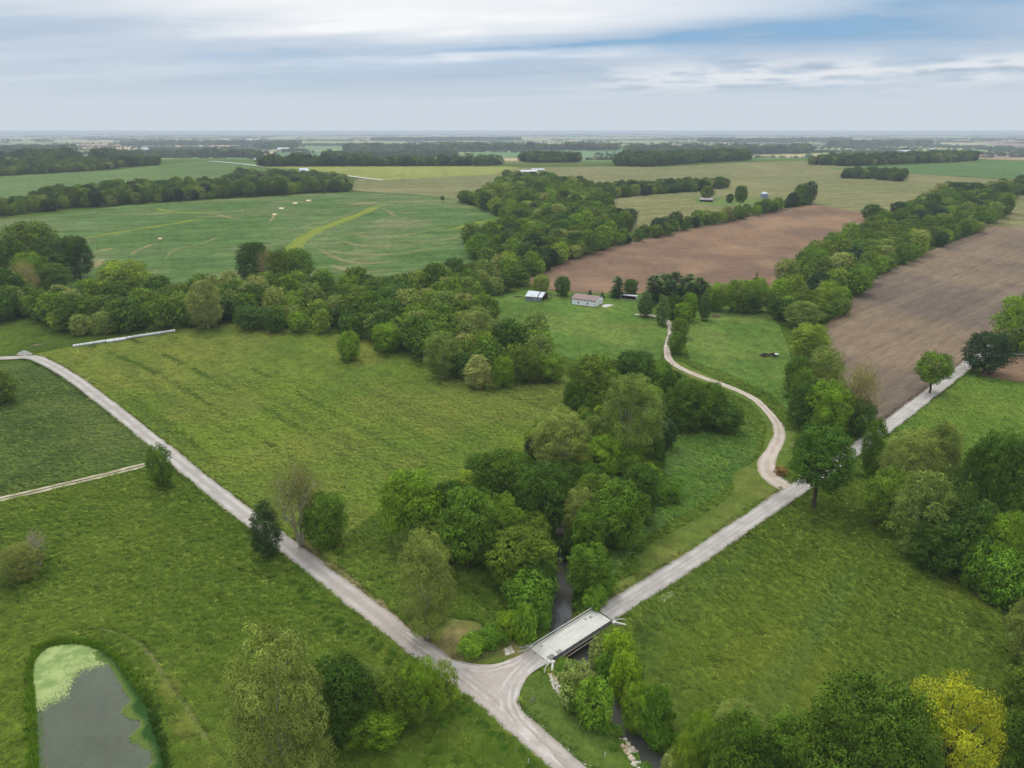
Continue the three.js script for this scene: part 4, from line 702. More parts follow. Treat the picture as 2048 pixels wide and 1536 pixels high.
  ['yellow', 1370, 1480, 1560, 56, 1, 'yellow-green bush at the bottom edge near the creek', 'shrub', 'shrub'],
  ['dark', 1530, 1490, 1600, 80, 1, 'dark bush at the bottom edge between two green trees', 'shrub', 'shrub'],
  // creek bushes below the bridge
  ['shrub', 1156, 1330, 1410, 72, 2, 'pale leafy bush by the near corner of the bridge', 'shrub', 'shrub'],
  ['shrub', 1190, 1364, 1448, 66, 0, 'bright leafy bush in the middle of the near bank', 'shrub', 'shrub'],
  ['shrub', 1150, 1360, 1418, 50, 1, 'low bush on the mown side of the near bank', 'shrub', 'shrub'],
  ['shrub', 1236, 1262, 1330, 60, 3, 'lime green bush against the near side of the bridge', 'shrub', 'shrub'],
  ['shrub', 1200, 1282, 1336, 44, 2, 'grey-green bush under the near side of the bridge', 'shrub', 'shrub'],
  ['shrub', 1250, 1312, 1400, 60, 3, 'tall lime green bush on the far bank below the bridge', 'shrub', 'shrub'],
  ['shrub', 1212, 1312, 1366, 44, 1, 'dark green bush over the water below the bridge', 'shrub', 'shrub'],
  ['mid', 1276, 1376, 1460, 58, 3, 'green bushy tree on the far bank below the bridge', 'shrub', 'shrub'],
  ['shrub', 1312, 1380, 1476, 56, 1, 'green bush at the pasture edge of the far bank', 'shrub', 'shrub'],
  ['shrub', 1318, 1450, 1500, 44, 1, 'low green bush on the far bank near the stones', 'shrub', 'shrub'],
  ['shrub', 1350, 1510, 1562, 44, 2, 'pale bush among the stones at the bottom', 'shrub', 'shrub'],
  ['yellow', 1262, 1376, 1440, 40, 1, 'olive bush over the water on the far bank', 'shrub', 'shrub'],
  // the farmstead
  ['mid', 1083, 548, 584, 32, 2, 'round tree behind the old grey shed'],
  ['dark', 1125, 552, 590, 30, 3, 'small dark tree between the old shed and the white barn'],
  ['pine', 1236, 552, 592, 36, 0, 'broad blue-green pine behind the white barn', 'pine_tree'],
  ['dark', 1262, 558, 590, 28, 0, 'round dark tree beside the small open shed'],
  ['pine', 1180, 579, 590, 10, 1, 'tiny evergreen behind the left of the white barn roof', 'pine_tree'],
  ['pine', 1205, 583, 596, 9, 1, 'tiny evergreen behind the right corner of the white barn', 'pine_tree'],
  ['cone', 1291, 584, 632, 35, 1, 'tree at the left side of the driveway nearest the small open shed'],
  ['cone', 1326, 589, 648, 35, 3, 'tree at the left side of the driveway where it bends out of sight'],
  ['dark', 1348, 590, 634, 28, 0, 'tree on the driveway behind the bend'],
  ['mid', 1381, 586, 638, 30, 3, 'light green young tree right of the driveway'],
  ['cone', 1411, 582, 638, 30, 1, 'dark pointed young tree at the meadow edge right of the driveway'],
  ['mid', 1367, 606, 642, 34, 3, 'uppermost tree of the row on the right of the driveway'],
  ['dark', 1360, 636, 674, 34, 2, 'middle tree of the row on the right of the driveway'],
  ['mid', 1353, 662, 705, 36, 1, 'lowest tree of the row on the right of the driveway'],
  ['mid', 1440, 566, 618, 46, 3, 'light green tree behind the lamp pole'],
  ['mid', 1478, 558, 620, 50, 0, 'light green tree in the middle of the grove behind the lamp pole'],
  ['mid', 1512, 556, 618, 46, 3, 'light green tree at the right end of the grove behind the lamp pole'],
  ['dark', 1500, 580, 624, 44, 3, 'dark low tree at the front of the grove behind the lamp pole'],
  ['dark', 1422, 575, 616, 30, 2, 'dark tree between the pines and the light green grove'],
  ['cedar', 1513, 544, 572, 12, 0, 'single dark cedar tip above the light green grove', 'cedar_tree'],
  // hilltop
  ['dark', 1415, 372, 396, 24, 2, 'dark tree behind the hilltop shed'],
  ['shade', 1482, 372, 403, 24, 0, 'dark tree standing between the hilltop shed and the grain bin'],
  ['dark', 1460, 388, 404, 13, 1, 'small dark bush left of the tree by the grain bin', 'shrub', 'shrub'],
  ['dark', 1744, 410, 438, 30, 3, 'small dark clump tree at the corner of the reddish ploughed field'],
  ['dark', 1762, 418, 438, 20, 1, 'low bush at the corner of the reddish ploughed field', 'shrub', 'shrub'],
  ['shade', 885, 392, 400, 8, 0, 'tiny lone tree on the edge of the tan field'],
  // far left clump by the bean field
  ['dark', 62, 452, 535, 84, 2, 'tallest dark tree of the clump at the left edge by the bean field'],
  ['dark', 112, 482, 548, 60, 3, 'dark tree in the middle of the clump at the left edge'],
  ['dark', 152, 478, 546, 50, 1, 'dark tree at the right end of the clump at the left edge'],
  ['dark', 16, 482, 560, 70, 0, 'dark tree cut by the left edge beside the bean field'],
  ['mid', 60, 510, 570, 56, 3, 'green tree at the front of the clump at the left edge'],
  ['sparse', 46, 530, 592, 50, 1, 'bare grey tree in front of the clump at the left edge', 'half_bare_tree'],
  ['mid', 106, 530, 572, 50, 1, 'low green tree at the right front of the clump at the left edge'],
  ['dark', 6, 545, 610, 60, 1, 'dark tree at the left edge in front of the clump'],
  ['dark', 508, 486, 560, 56, 1, 'tallest dark tree of the creek belt in front of the bean field'],
  ['sparse', 536, 500, 566, 40, 1, 'bare grey tree next to the tallest dark tree of the creek belt', 'half_bare_tree'],
  ['dark', 560, 500, 566, 48, 2, 'dark tree right of the bare grey tree in the creek belt'],
  ['mid', 596, 498, 562, 54, 1, 'rounded tree below the foot of the grass waterway'],
  ['mid', 250, 524, 600, 90, 2, 'broad light green tree at the top of the creek belt on the left'],
  ['pale', 410, 560, 648, 66, 2, 'pale tree with a white trunk behind the row of wrapped bales'],
  ['pale', 676, 590, 640, 50, 1, 'pale grey tree in the middle of the creek belt'],
].forEach(([kind, u, top, bot, w, tint, label, name = 'broadleaf_tree', category = 'tree', o = {}]) => seen(name, kind, u, top, bot, w, tint, label, category, o));
// the pine grove
[[1308, 550, 604, 50], [1330, 546, 600, 56], [1352, 543, 600, 56], [1376, 548, 604, 54], [1398, 554, 608, 48], [1340, 560, 608, 50], [1386, 564, 612, 46], [1412, 564, 612, 36]].forEach(([u, t, b, w], i) => seen('pine_tree', 'pine', u, t, b, w, i % 3, 'dark pine in the close grove between the driveway and the ploughed field', 'tree', { group: 'pines of the grove by the driveway' }));

// ───────────────────────── belts and woods ─────────────────────────
function scatter(P, gap, seed, put) {                                   // evenly random places inside a ground outline
  const R = rng(seed); let x0 = 1e9, x1 = -1e9, z0 = 1e9, z1 = -1e9; for (const p of P) { x0 = Math.min(x0, p[0]); x1 = Math.max(x1, p[0]); z0 = Math.min(z0, p[1]); z1 = Math.max(z1, p[1]); }
  let n = 0; for (let z = z0, r = 0; z < z1; z += gap * 0.86, r++) for (let x = x0 + (r % 2) * gap / 2; x < x1; x += gap) { const px = x + (R() - 0.5) * gap * 0.8, pz = z + (R() - 0.5) * gap * 0.8; if (inside(P, px, pz)) { put(px, pz, R, n); n++; } }
  return n;
}
const treesAt = []; scene.children.forEach(o => { if (o.isGroup) treesAt.push([o.position.x, o.position.z, o.scale.x * 5]); });
const clear = (x, z, r) => !treesAt.some(t => Math.hypot(t[0] - x, t[1] - z) < (t[2] + r) * 0.55);
const TONE = { dark: 'dark green', mid: 'mid-green', pale: 'pale grey-green' };
function belt(P, gap, seed, o = {}) {
  return scatter(P, gap, seed, (x, z, R) => {
    const W = gap * (0.85 + 0.5 * R()) * (o.w || 1), q = R(), kind = q < (o.dark ?? 0.4) ? 'dark' : q < (o.mid ?? 0.82) ? 'mid' : 'pale', v = Math.floor(R() * 9), t = Math.floor(R() * 4), turn = R() * 6.3, H = W * (0.85 + 0.5 * R()) * (kind === 'pale' ? 1.12 : 1) * (o.h || 1);
    if (!clear(x, z, W / 2)) return;
    const size = H > gap * 1.28 ? 'tall ' : H < gap * 0.98 ? 'low ' : '', near = Math.min(...o.front.map((q, i) => i ? distTo([o.front[i - 1], q], x, z) : 1e9)), row = near < gap * 1.15 ? 'front-row' : near < gap * 2.6 ? 'mid-belt' : 'back-row', side = inside(o.left, x, z) ? o.names[0] : o.names[1], light = t === 2 || (kind === 'mid' && t === 3) ? 'bright ' : '';
    const what = size + light + TONE[kind] + ' ' + row + ' tree of the creek belt ' + side; treeAt(kind === 'pale' ? 'cottonwood_tree' : 'broadleaf_tree', kind, x, z, W, H, turn, v, t, what, 'tree', what.replace(' tree ', ' trees '), true);
  });
}
const leftOf = (u0, u1, v0, v1) => survey([[u0, v0], [u1, v0], [u1, v1], [u0, v1]]);
const nA = belt(survey([[-120, 606], [0, 606], [60, 612], [130, 616], [210, 610], [300, 604], [400, 600], [470, 592], [480, 650], [360, 655], [250, 668], [150, 682], [70, 652], [-120, 650]]), 13, 11, { front: survey([[-120, 650], [70, 652], [150, 682], [250, 668], [360, 655], [480, 650]]), left: leftOf(-400, 215, 560, 700), names: ['left of the bales', 'behind the bales'] });
const nB = belt(survey([[470, 592], [620, 588], [700, 594], [790, 588], [850, 596], [800, 640], [780, 692], [720, 690], [640, 672], [520, 664], [480, 650]]), 13, 12, { front: survey([[480, 650], [520, 664], [640, 672], [720, 690], [780, 692]]), left: leftOf(300, 640, 540, 720), names: ['left of the lone tree', 'right of the lone tree'] });
const nC = belt(survey([[790, 588], [880, 574], [960, 552], [1010, 566], [1060, 570], [1000, 588], [962, 614], [985, 655], [1010, 690], [1110, 712], [1140, 740], [1050, 756], [930, 764], [850, 742], [780, 692], [800, 640], [850, 600]]), 12, 13, { front: survey([[780, 692], [850, 742], [930, 764], [1050, 756], [1140, 740]]), left: leftOf(500, 1100, 500, 640), names: ['by the old shed', 'between the two meadows'] });
console.log('individual belt trees', nA, nB, nC);
// woods that read as one mass: crowns set out by the hundred
function wood(name, label, P, gap, seed, o = {}) {
  const g = new THREE.Group(); g.name = numbered(name); scene.add(g); tag(g, label, o.category || 'wood', null, 'stuff');
  const kinds = o.far ? FARC.dark.map(c => ['dark', c, 11 * 0.85]) : o.hi ? [['dark', HI.dark[0].crown], ['dark', HI.dark[1].crown], ['mid', HI.mid[0].crown], ['mid', HI.mid[1].crown], ['mid', HI.mid[2].crown]] : [['dark', LO.dark[0].crown], ['dark', LO.dark[1].crown], ['mid', LO.mid[0].crown], ['mid', LO.mid[1].crown], ['pale', LO.pale[0].crown]];
  const lists = kinds.map(() => []);
  scatter(P, gap, seed, (x, z, R) => { const q = R(), k = o.far ? Math.floor(R() * kinds.length) : q < (o.dark ?? 0.42) ? Math.floor(R() * 2) : q < 0.9 ? 2 + Math.floor(R() * 2) : 4; if (o.hi ? treesAt.some(t => Math.hypot(t[0] - x, t[1] - z) < t[2] * 0.6) || distTo(creekLine, x, z) < 3 : !clear(x, z, gap / 2)) return; const W = gap * (0.8 + 0.6 * R()) * (o.w || 1); lists[k].push([x, z, W, W * (0.85 + 0.5 * R()) * (o.h || 1), R() * 6.3, R(), R()]); });
  lists.forEach((L, k) => {
    if (!L.length) return;
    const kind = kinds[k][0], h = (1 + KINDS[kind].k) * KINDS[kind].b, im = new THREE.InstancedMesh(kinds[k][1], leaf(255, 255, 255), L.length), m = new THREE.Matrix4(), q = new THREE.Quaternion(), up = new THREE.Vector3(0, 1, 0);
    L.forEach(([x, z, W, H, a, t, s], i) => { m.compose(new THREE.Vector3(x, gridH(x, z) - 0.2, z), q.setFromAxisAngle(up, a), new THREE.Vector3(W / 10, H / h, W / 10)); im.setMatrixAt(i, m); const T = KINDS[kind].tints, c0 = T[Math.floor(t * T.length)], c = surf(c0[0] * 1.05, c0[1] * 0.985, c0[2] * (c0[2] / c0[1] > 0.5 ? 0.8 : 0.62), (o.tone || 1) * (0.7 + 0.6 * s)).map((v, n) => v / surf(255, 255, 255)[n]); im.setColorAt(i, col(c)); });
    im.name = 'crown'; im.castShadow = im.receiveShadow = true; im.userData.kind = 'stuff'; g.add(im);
  });
  return lists.reduce((s, l) => s + l.length, 0);
}
const WN = [];
WN.push(wood('understorey', 'dark understorey trees that close the wood along the creek', survey([[800, 1060], [960, 960], [1060, 900], [1130, 830], [1180, 790], [1300, 790], [1330, 860], [1310, 960], [1280, 1040], [1200, 1110], [1175, 1150], [1150, 1110], [1150, 1000], [1105, 1000], [1090, 1110], [1050, 1150], [960, 1120], [870, 1110]]), 7.5, 41, { category: 'understorey', hi: 1, keep: 1 }));
WN.push(wood('woodland', 'rounded green trees at the foot of the wide belt between the ploughed fields', survey([[1540, 634], [1540, 605], [1590, 580], [1680, 590], [1690, 640], [1600, 656]]), 10.5, 14, { dark: 0.35 }));
WN.push(wood('woodland', 'broad dark green wood running up the hollow between the bean field and the tan hill', survey([[916, 404], [960, 400], [1000, 390], [996, 372], [1010, 362], [1100, 362], [1150, 378], [1200, 405], [1236, 436], [1262, 452], [1256, 470], [1180, 510], [1130, 522], [1090, 538], [1062, 556], [1000, 562], [968, 540], [940, 512], [936, 486], [1006, 462], [1012, 440], [970, 420]]), 13, 21));
WN.push(wood('hedgerow', 'long dark hedgerow along the top edge of the reddish ploughed field', survey([[1062, 560], [1094, 541], [1140, 519], [1220, 497], [1320, 473], [1420, 452], [1540, 426], [1616, 410.5], [1614, 407], [1540, 420], [1420, 445], [1320, 465], [1220, 488], [1140, 508], [1080, 530]]), 10, 22, { category: 'hedgerow', dark: 0.5 }));
WN.push(wood('hedgerow', 'round dark clump at the right end of the hedgerow', survey([[1585, 414], [1616, 411], [1618, 404], [1590, 404]]), 9, 32, { category: 'hedgerow', w: 1.3, h: 1.3, dark: 0.8 }));
WN.push(wood('woodland', 'wide green tree belt climbing between the two ploughed fields', survey([[1541, 603], [1570, 572], [1612, 535], [1640, 512], [1720, 478], [1778, 452], [1800, 432], [1850, 415], [1960, 420], [1998, 436], [1964, 462], [1950, 470], [1850, 508], [1738, 562], [1692, 612], [1686, 592], [1592, 578]]), 12.5, 23, { dark: 0.3 }));
WN.push(wood('woodland', 'dark end of the belt bending off the right edge above the grey ploughed field', survey([[1850, 413], [1880, 396], [1960, 384], [2060, 378], [2300, 372], [2300, 384], [2060, 388], [2000, 402], [2010, 430], [1985, 440], [1950, 424], [1860, 420]]), 13, 24, { dark: 0.6 }));
WN.push(wood('woodland', 'tree row on the tan hill behind the hilltop shed', survey([[1180, 392], [1200, 384], [1260, 381], [1380, 374], [1452, 370], [1454, 376], [1400, 383], [1300, 390], [1200, 400]]), 10, 25, { dark: 0.7, tone: 0.9 }));
WN.push(wood('woodland', 'small dark copse standing alone on the right of the tan hill', survey([[1678, 357], [1740, 359], [1806, 364], [1812, 356], [1800, 351], [1700, 351]]), 10, 26, { dark: 0.9, tone: 0.85 }));
WN.push(wood('woodland', 'dark tree belt along the far edge of the bean field on the left', survey([[-260, 442], [0, 433], [120, 421], [240, 411], [400, 400], [560, 391], [694, 384], [702, 376], [690, 366], [620, 362], [560, 364], [480, 368], [400, 376], [300, 384], [180, 392], [110, 398], [80, 410], [0, 420], [-260, 428]]), 13, 27, { dark: 0.6, tone: 0.9 }));
WN.push(wood('woodland', 'rounded wood in front of the white farm on the left crest', survey([[440, 362], [480, 352], [560, 351], [590, 356], [630, 357], [650, 355], [690, 361], [695, 370], [600, 368], [480, 372]]), 12, 28, { dark: 0.55, tone: 0.9, h: 0.85 }));
WN.push(wood('woodland', 'dark wood at the left edge beyond the second bean field', survey([[-260, 372], [0, 352], [100, 347], [180, 342], [232, 338], [240, 331], [180, 326], [60, 328], [-260, 340]]), 12, 29, { dark: 0.7, tone: 0.85 }));
WN.push(wood('woodland', 'narrow dark point of trees beside the second bean field', survey([[232, 335], [316, 331], [318, 326], [280, 325], [235, 329]]), 12, 30, { dark: 0.8, tone: 0.8 }));
WN.push(wood('woodland', 'far dark tree belt along the right of the hill crest', survey([[1622, 330], [1700, 333], [1790, 329], [1950, 322], [1950, 317], [1800, 320], [1640, 322]]), 13, 31, { dark: 0.8, tone: 0.85 }));
console.log('wood crowns', WN.join(' '));
// far country beyond the crest, rows and blocks of trees
const farTone = { far: true, tone: 0.9 };
[['tree belt behind the yellow field', [[520, 334], [640, 333], [760, 333], [900, 332], [1000, 331], [1000, 329], [860, 329.5], [700, 329], [520, 329]]],
  ['tree row behind the crest left of the middle', [[650, 319], [760, 316], [860, 314], [915, 313], [915, 311], [830, 311.5], [700, 314], [650, 316]]],
  ['tree row behind the hill crest in the middle', [[1060, 326], [1160, 325], [1160, 322], [1100, 321], [1040, 323]]],
  ['dark wood behind the hill crest right of the middle', [[1230, 332], [1300, 334], [1400, 326], [1500, 321], [1490, 316], [1380, 314], [1260, 318]]],
  ['dark wood in the far left distance', [[-100, 314], [0, 311], [40, 313], [152, 304], [150, 299], [60, 299], [-100, 302]]],
  ['far left woods below the barn', [[-100, 332], [0, 327], [90, 324], [160, 321], [150, 319], [60, 321], [-100, 326]]],
  ['tree row across the left distance', [[190, 319], [300, 316.5], [420, 314.5], [520, 317], [525, 314.5], [420, 312], [300, 314], [190, 316.5]]],
  ['round wood in the left distance', [[510, 297], [560, 298], [596, 296], [592, 290], [560, 288], [520, 290]]],
  ['tree rows in the far middle', [[690, 304], [800, 303], [920, 302.5], [1100, 301], [1235, 301], [1235, 299], [1060, 299], [860, 300], [700, 301.5]]],
  ['far wood right of the middle', [[1250, 308], [1400, 309], [1500, 309], [1620, 307], [1620, 304], [1500, 304], [1400, 304], [1250, 303]]],
  ['tree rows in the far right', [[1660, 293], [1760, 293], [1860, 291], [1860, 289], [1740, 290], [1660, 291]]],
  ['row near the horizon on the left', [[240, 292], [420, 291], [600, 290], [600, 289], [420, 290], [250, 291]]],
  ['row near the horizon in the middle', [[740, 281.5], [900, 282], [1040, 281], [1040, 280], [900, 281], [760, 280.5]]],
  ['row near the horizon on the right', [[1400, 285], [1560, 285], [1700, 283], [1700, 282], [1560, 283.5], [1400, 284]]],
].forEach(([l, P], i) => WN.push(wood('distant_woodland', l, survey(P), i < 4 ? 14 : i < 8 ? 17 : 30, 60 + i, { ...farTone, w: i < 8 ? 1.15 : 1.2, tone: 0.8, h: i < 8 ? 1 : 0.7 })));
{ // hedges and clumps strewn over the plain
  const R = rng(5), P = []; const g = new THREE.Group(); g.name = 'far_hedges'; scene.add(g); tag(g, 'hedges and clumps of trees strewn over the plain to the horizon', 'hedges', null, 'stuff');
  for (let i = 0; i < 560; i++) {
    const f = 2600 * Math.pow(9.5, R() ** 0.8), x = (R() - 0.5) * f * 1.75, a = R() < 0.75 ? (R() - 0.5) * 0.3 : 1.3 + R() * 0.4, len = (120 + 520 * R() ** 2) * (0.7 + f / 9000), wide = R() < 0.25 ? 60 : 9, n = Math.min(60, Math.round(len / 13 * (wide > 20 ? 1.6 : 1)));
    for (let k = 0; k < n; k++) { if (R() < 0.18) continue; const t = (R() - 0.5) * len, s = (R() - 0.5) * wide; P.push([x + Math.cos(a) * t - Math.sin(a) * s, -f + Math.sin(a) * t + Math.cos(a) * s, 10 + 8 * R() + f / 2500, R()]); }
  }
  const im = new THREE.InstancedMesh(FARC.dark[1], leaf(255, 255, 255), P.length), m = new THREE.Matrix4(), q = new THREE.Quaternion(), up = new THREE.Vector3(0, 1, 0);
  P.forEach(([x, z, W, t], i) => { m.compose(new THREE.Vector3(x, gridH(clamp(x, -35000, 35000), z) - 0.5, z), q.setFromAxisAngle(up, t * 60), new THREE.Vector3(W / 10, W * (0.7 + 0.3 * t) / 10.5, W / 10)); im.setMatrixAt(i, m); im.setColorAt(i, col(surf(62, 88, 46, 0.9).map((v, n) => v / surf(255, 255, 255)[n] * (0.8 + 0.4 * t)))); });
  im.name = 'crown'; im.userData.kind = 'stuff'; g.add(im); console.log('far crowns', P.length);
}

// ───────────────────────── the bridge ─────────────────────────
const concrete = std({ name: 'concrete', color: col(surf(214, 211, 202, 1.15)), map: concreteMap, roughness: 0.9 });
const steel = std({ name: 'galvanised_steel', color: col(surf(176, 180, 182)), roughness: 0.5, metalness: 0.5 }), rust = std({ name: 'rusty_steel', color: col(surf(84, 64, 54)), roughness: 0.85 }), darkSteel = std({ name: 'dark_steel', color: col(surf(78, 78, 78)), roughness: 0.7 });
const uvScale = (g, s) => { const u = g.attributes.uv; for (let i = 0; i < u.count; i++) u.setXY(i, u.getX(i) * s, u.getY(i) * s); return g; };
{
  const [A, B, C, D] = [[1062, 1297], [1184, 1220], [1226, 1246], [1106, 1322]].map(p => onLevel(...p, 0.25)), m = (p, q) => [(p[0] + q[0]) / 2, (p[1] + q[1]) / 2], W0 = m(A, D), E0 = m(B, C), mid = m(W0, E0);
  const L = Math.hypot(E0[0] - W0[0], E0[1] - W0[1]), ang = Math.atan2(-(E0[1] - W0[1]), E0[0] - W0[0]), Wd = 6.1;
  const t = thing('bridge', 'short concrete road bridge with low rails over the creek beside the junction', 'bridge', [mid[0], 0, mid[1]], ang);
  mesh('deck', uvScale(box(L + 0.9, 0.34, Wd, 0, 0.09, 0), 2), concrete, t);
  for (const [x, z, w, d, k] of [[-L / 2 + 1.0, 1.9, 1.7, 1.5, 150], [-L / 2 + 3.4, 2.1, 1.5, 1.7, 168], [L / 2 - 2.2, -1.6, 0.9, 0.8, 170], [L / 2 - 3.6, -1.9, 0.7, 0.6, 166], [-L / 2 + 1.8, -2.0, 0.7, 0.5, 172]]) mesh('deck_patch', box(w, 0.02, d, x, 0.262, z), std({ color: col(surf(k, k, k - 4)), map: concreteMap }), t);
  for (const s of [-1, 1]) {
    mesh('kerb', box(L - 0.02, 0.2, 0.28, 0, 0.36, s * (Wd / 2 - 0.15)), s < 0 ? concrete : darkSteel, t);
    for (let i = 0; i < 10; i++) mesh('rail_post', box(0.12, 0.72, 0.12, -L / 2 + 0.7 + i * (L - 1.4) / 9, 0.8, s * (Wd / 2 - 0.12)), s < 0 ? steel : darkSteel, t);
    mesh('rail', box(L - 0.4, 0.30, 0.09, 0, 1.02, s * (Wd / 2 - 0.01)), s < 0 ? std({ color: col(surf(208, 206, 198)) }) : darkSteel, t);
    mesh('girder', mergeGeometries([box(L - 0.8, 0.85, 0.12, 0, -0.51, s * (Wd / 2 - 0.2)), box(L - 0.8, 0.07, 0.4, 0, -0.98, s * (Wd / 2 - 0.2))]), rust, t);
    mesh('utility_pipe', bar([-L / 2 + 0.3, -0.72, s * (Wd / 2 + 0.16)], [L / 2 - 0.3, -0.72, s * (Wd / 2 + 0.16)], 0.09, 0.09, 8), std({ color: col(surf(196, 176, 160)) }), t);
    mesh('girder', mergeGeometries([box(L - 0.8, 0.85, 0.12, 0, -0.51, s * 1.0), box(L - 0.8, 0.07, 0.4, 0, -0.98, s * 1.0)]), rust, t);
    mesh('abutment', box(0.7, 4.2, Wd + 0.6, s * (L / 2 - 0.05), -2.2, 0), concrete, t);
    for (const q of [-1, 1]) {                                        // a corner pillar, a wing wall that slopes away along the bank and a thin curved end rail
      mesh('corner_pillar', box(0.9, 3.2, 0.7, s * (L / 2 + 0.1), -0.8, q * (Wd / 2 + 0.35)), concrete, t);
      const sh = new THREE.Shape([[0, -3.2], [0, 0.8], [3.4, -0.2], [3.4, -3.2]].map(p => new THREE.Vector2(...p))), g = new THREE.ExtrudeGeometry(sh, { depth: 0.42, bevelEnabled: false });
      g.translate(0, 0, -0.21); if (s < 0) g.rotateY(Math.PI); g.rotateY(-s * q * 0.72); g.translate(s * (L / 2 + 0.1), 0, q * (Wd / 2 + 0.35)); mesh('wing_wall', g, concrete, t);
      const c = new THREE.CatmullRomCurve3([[0, 0.55, -0.1], [1.0, 0.5, -0.05], [2.2, 0.36, 0.25], [3.2, 0.12, 0.9]].map(p => new THREE.Vector3(s * (L / 2 + p[0]), p[1], q * (Wd / 2 + 0.1 + p[2]))));
      mesh('end_rail', new THREE.TubeGeometry(c, 10, 0.11, 6), std({ color: col(surf(206, 204, 196)) }), t);
    }
  }
}

// ───────────────────────── farm buildings ─────────────────────────
const paint = (r, g, b, o = {}) => std({ color: col(surf(r, g, b)), roughness: 0.7, ...o });
const sheetIron = tile(256, (u, v) => { const b = 0.5 + 0.5 * Math.sin(u * Math.PI * 2 * 24); return [b, b, b]; });
const rustSpots = tile(256, (u, v) => { const k = sm(0.55, 0.75, 0.5 + oct(u, v, [[6, 0.6, 1], [20, 0.4, 2], [60, 0.3, 3]])), st = 0.92 + oct(u, v, [[40, 0.12, 5]]); return mix3([st, st, st], [0.62, 0.5, 0.42], k * 0.6); }, true);
const metalSkin = (r, g, b, o = {}) => std({ color: col(surf(r, g, b)), roughness: 0.55, bumpMap: sheetIron, bumpScale: 0.04, ...o });
const glass = std({ name: 'window_glass', color: col(surf(60, 66, 72)), roughness: 0.1 });
const stand = (P1, P2) => { const a = at(...P1), b = at(...P2), L = Math.hypot(b[0] - a[0], b[2] - a[2]); return { p: [a[0], Math.min(a[1], b[1]) - 0.05, a[2]], L, turn: Math.atan2(-(b[2] - a[2]), b[0] - a[0]) }; };
function slab(A, B, C, D, thick) {                                     // a plate with these corners on its upper face
  const v = [A, B, C, D].map(p => new THREE.Vector3(...p)), n = v[1].clone().sub(v[0]).cross(v[3].clone().sub(v[0])).normalize().multiplyScalar(-thick), w = [...v, ...v.map(p => p.clone().add(n))], g = new THREE.BufferGeometry(), P = [], U = [];
  for (const [f, u] of [[[0, 1, 2, 3], 1], [[7, 6, 5, 4], 1], [[0, 4, 5, 1], 0], [[1, 5, 6, 2], 0], [[2, 6, 7, 3], 0], [[3, 7, 4, 0], 0]]) for (const k of [0, 1, 2, 0, 2, 3]) { P.push(w[f[k]].x, w[f[k]].y, w[f[k]].z); const q = w[f[k]]; U.push(u ? q.x / 8 : q.z / 8, u ? Math.hypot(q.z, q.y) / 8 : q.y / 8); }
  g.setAttribute('position', new THREE.Float32BufferAttribute(P, 3)); g.setAttribute('uv', new THREE.Float32BufferAttribute(U, 2)); g.computeVertexNormals(); return g;
}
function gable(D, h, r, thick) { const g = new THREE.ExtrudeGeometry(new THREE.Shape([[0, 0], [0, h], [D / 2, r], [D, h], [D, 0]].map(p => new THREE.Vector2(...p))), { depth: thick, bevelEnabled: false }); g.rotateY(Math.PI / 2); return g; }   // runs back along -z, thick along +x
{ // the white barn
  const { p, L, turn } = stand([1143, 608.5], [1190, 614.5]), D = 12.5, h = 4.1, r = 6.0, white = std({ color: new THREE.Color().setRGB(0.84, 0.86, 0.88), roughness: 0.6, bumpMap: sheetIron, bumpScale: 0.02 }), brown = paint(112, 84, 80), o = 0.4;
  const t = thing('barn', 'white metal barn with a dull red roof beside the driveway meadow', 'barn', p, turn);
  mesh('front_wall', box(L, h, 0.15, L / 2, h / 2, -0.075), white, t); mesh('rear_wall', box(L, h, 0.15, L / 2, h / 2, -D + 0.075), white, t);
  const a = gable(D - 0.32, h, r - 0.1, 0.15); a.translate(0.002, 0, -0.16); mesh('end_wall', a, white, t); const b = gable(D - 0.32, h, r - 0.1, 0.15); b.translate(L - 0.152, 0, -0.16); mesh('end_wall', b, white, t);
  const roof = metalSkin(138, 110, 104), k = o * (r - h) / (D / 2);
  mesh('roof_slope', slab([-o, r + 0.12, -D / 2], [-o, h - k + 0.12, o], [L + o, h - k + 0.12, o], [L + o, r + 0.12, -D / 2], 0.12), roof, t);
  mesh('roof_slope', slab([L + o, r + 0.12, -D / 2 - 0.003], [L + o, h - k + 0.12, -D - o], [-o, h - k + 0.12, -D - o], [-o, r + 0.12, -D / 2 - 0.003], 0.12), roof, t);
  mesh('eave_trim', box(L + 2 * o, 0.22, 0.08, L / 2, h - k - 0.1, o + 0.05), brown, t);
  for (const [x, z] of [[0.1, 0.02], [L - 0.1, 0.02]]) mesh('corner_trim', box(0.24, h, 0.1, x, h / 2, z), brown, t);
  mesh('base_trim', box(L, 0.18, 0.06, L / 2, 0.12, 0.04), brown, t);
  const win = (x, y, z, ry) => { const f = mesh('window', mergeGeometries([[-0.5, 0, 0.1, 1.3], [0.5, 0, 0.1, 1.3], [0, 0.6, 1.0, 0.1], [0, -0.6, 1.0, 0.1], [0, 0, 0.9, 0.06]].map(([a, c, w, hh]) => box(w, hh, 0.1, a, c, 0))), paint(216, 218, 220), t); f.position.set(x, y, z); f.rotation.y = ry; mesh('pane', box(0.92, 1.1, 0.03, 0, 0, -0.02), glass, f); };
  win(L * 0.3, 1.75, 0.04, 0); win(L * 0.68, 1.75, 0.04, 0); win(L + 0.04, 1.8, -D * 0.84, Math.PI / 2);
  const d = mesh('sliding_door', box(0.12, 3.3, 3.3, L + 0.07, 1.68, -D * 0.52), metalSkin(236, 238, 242), t); mesh('door_rail', box(0.14, 0.16, 4.6, 0.02, 1.74, 0.3), brown, d); mesh('door_edge', box(0.14, 3.3, 0.12, 0.01, 0, -1.72), brown, d);
}
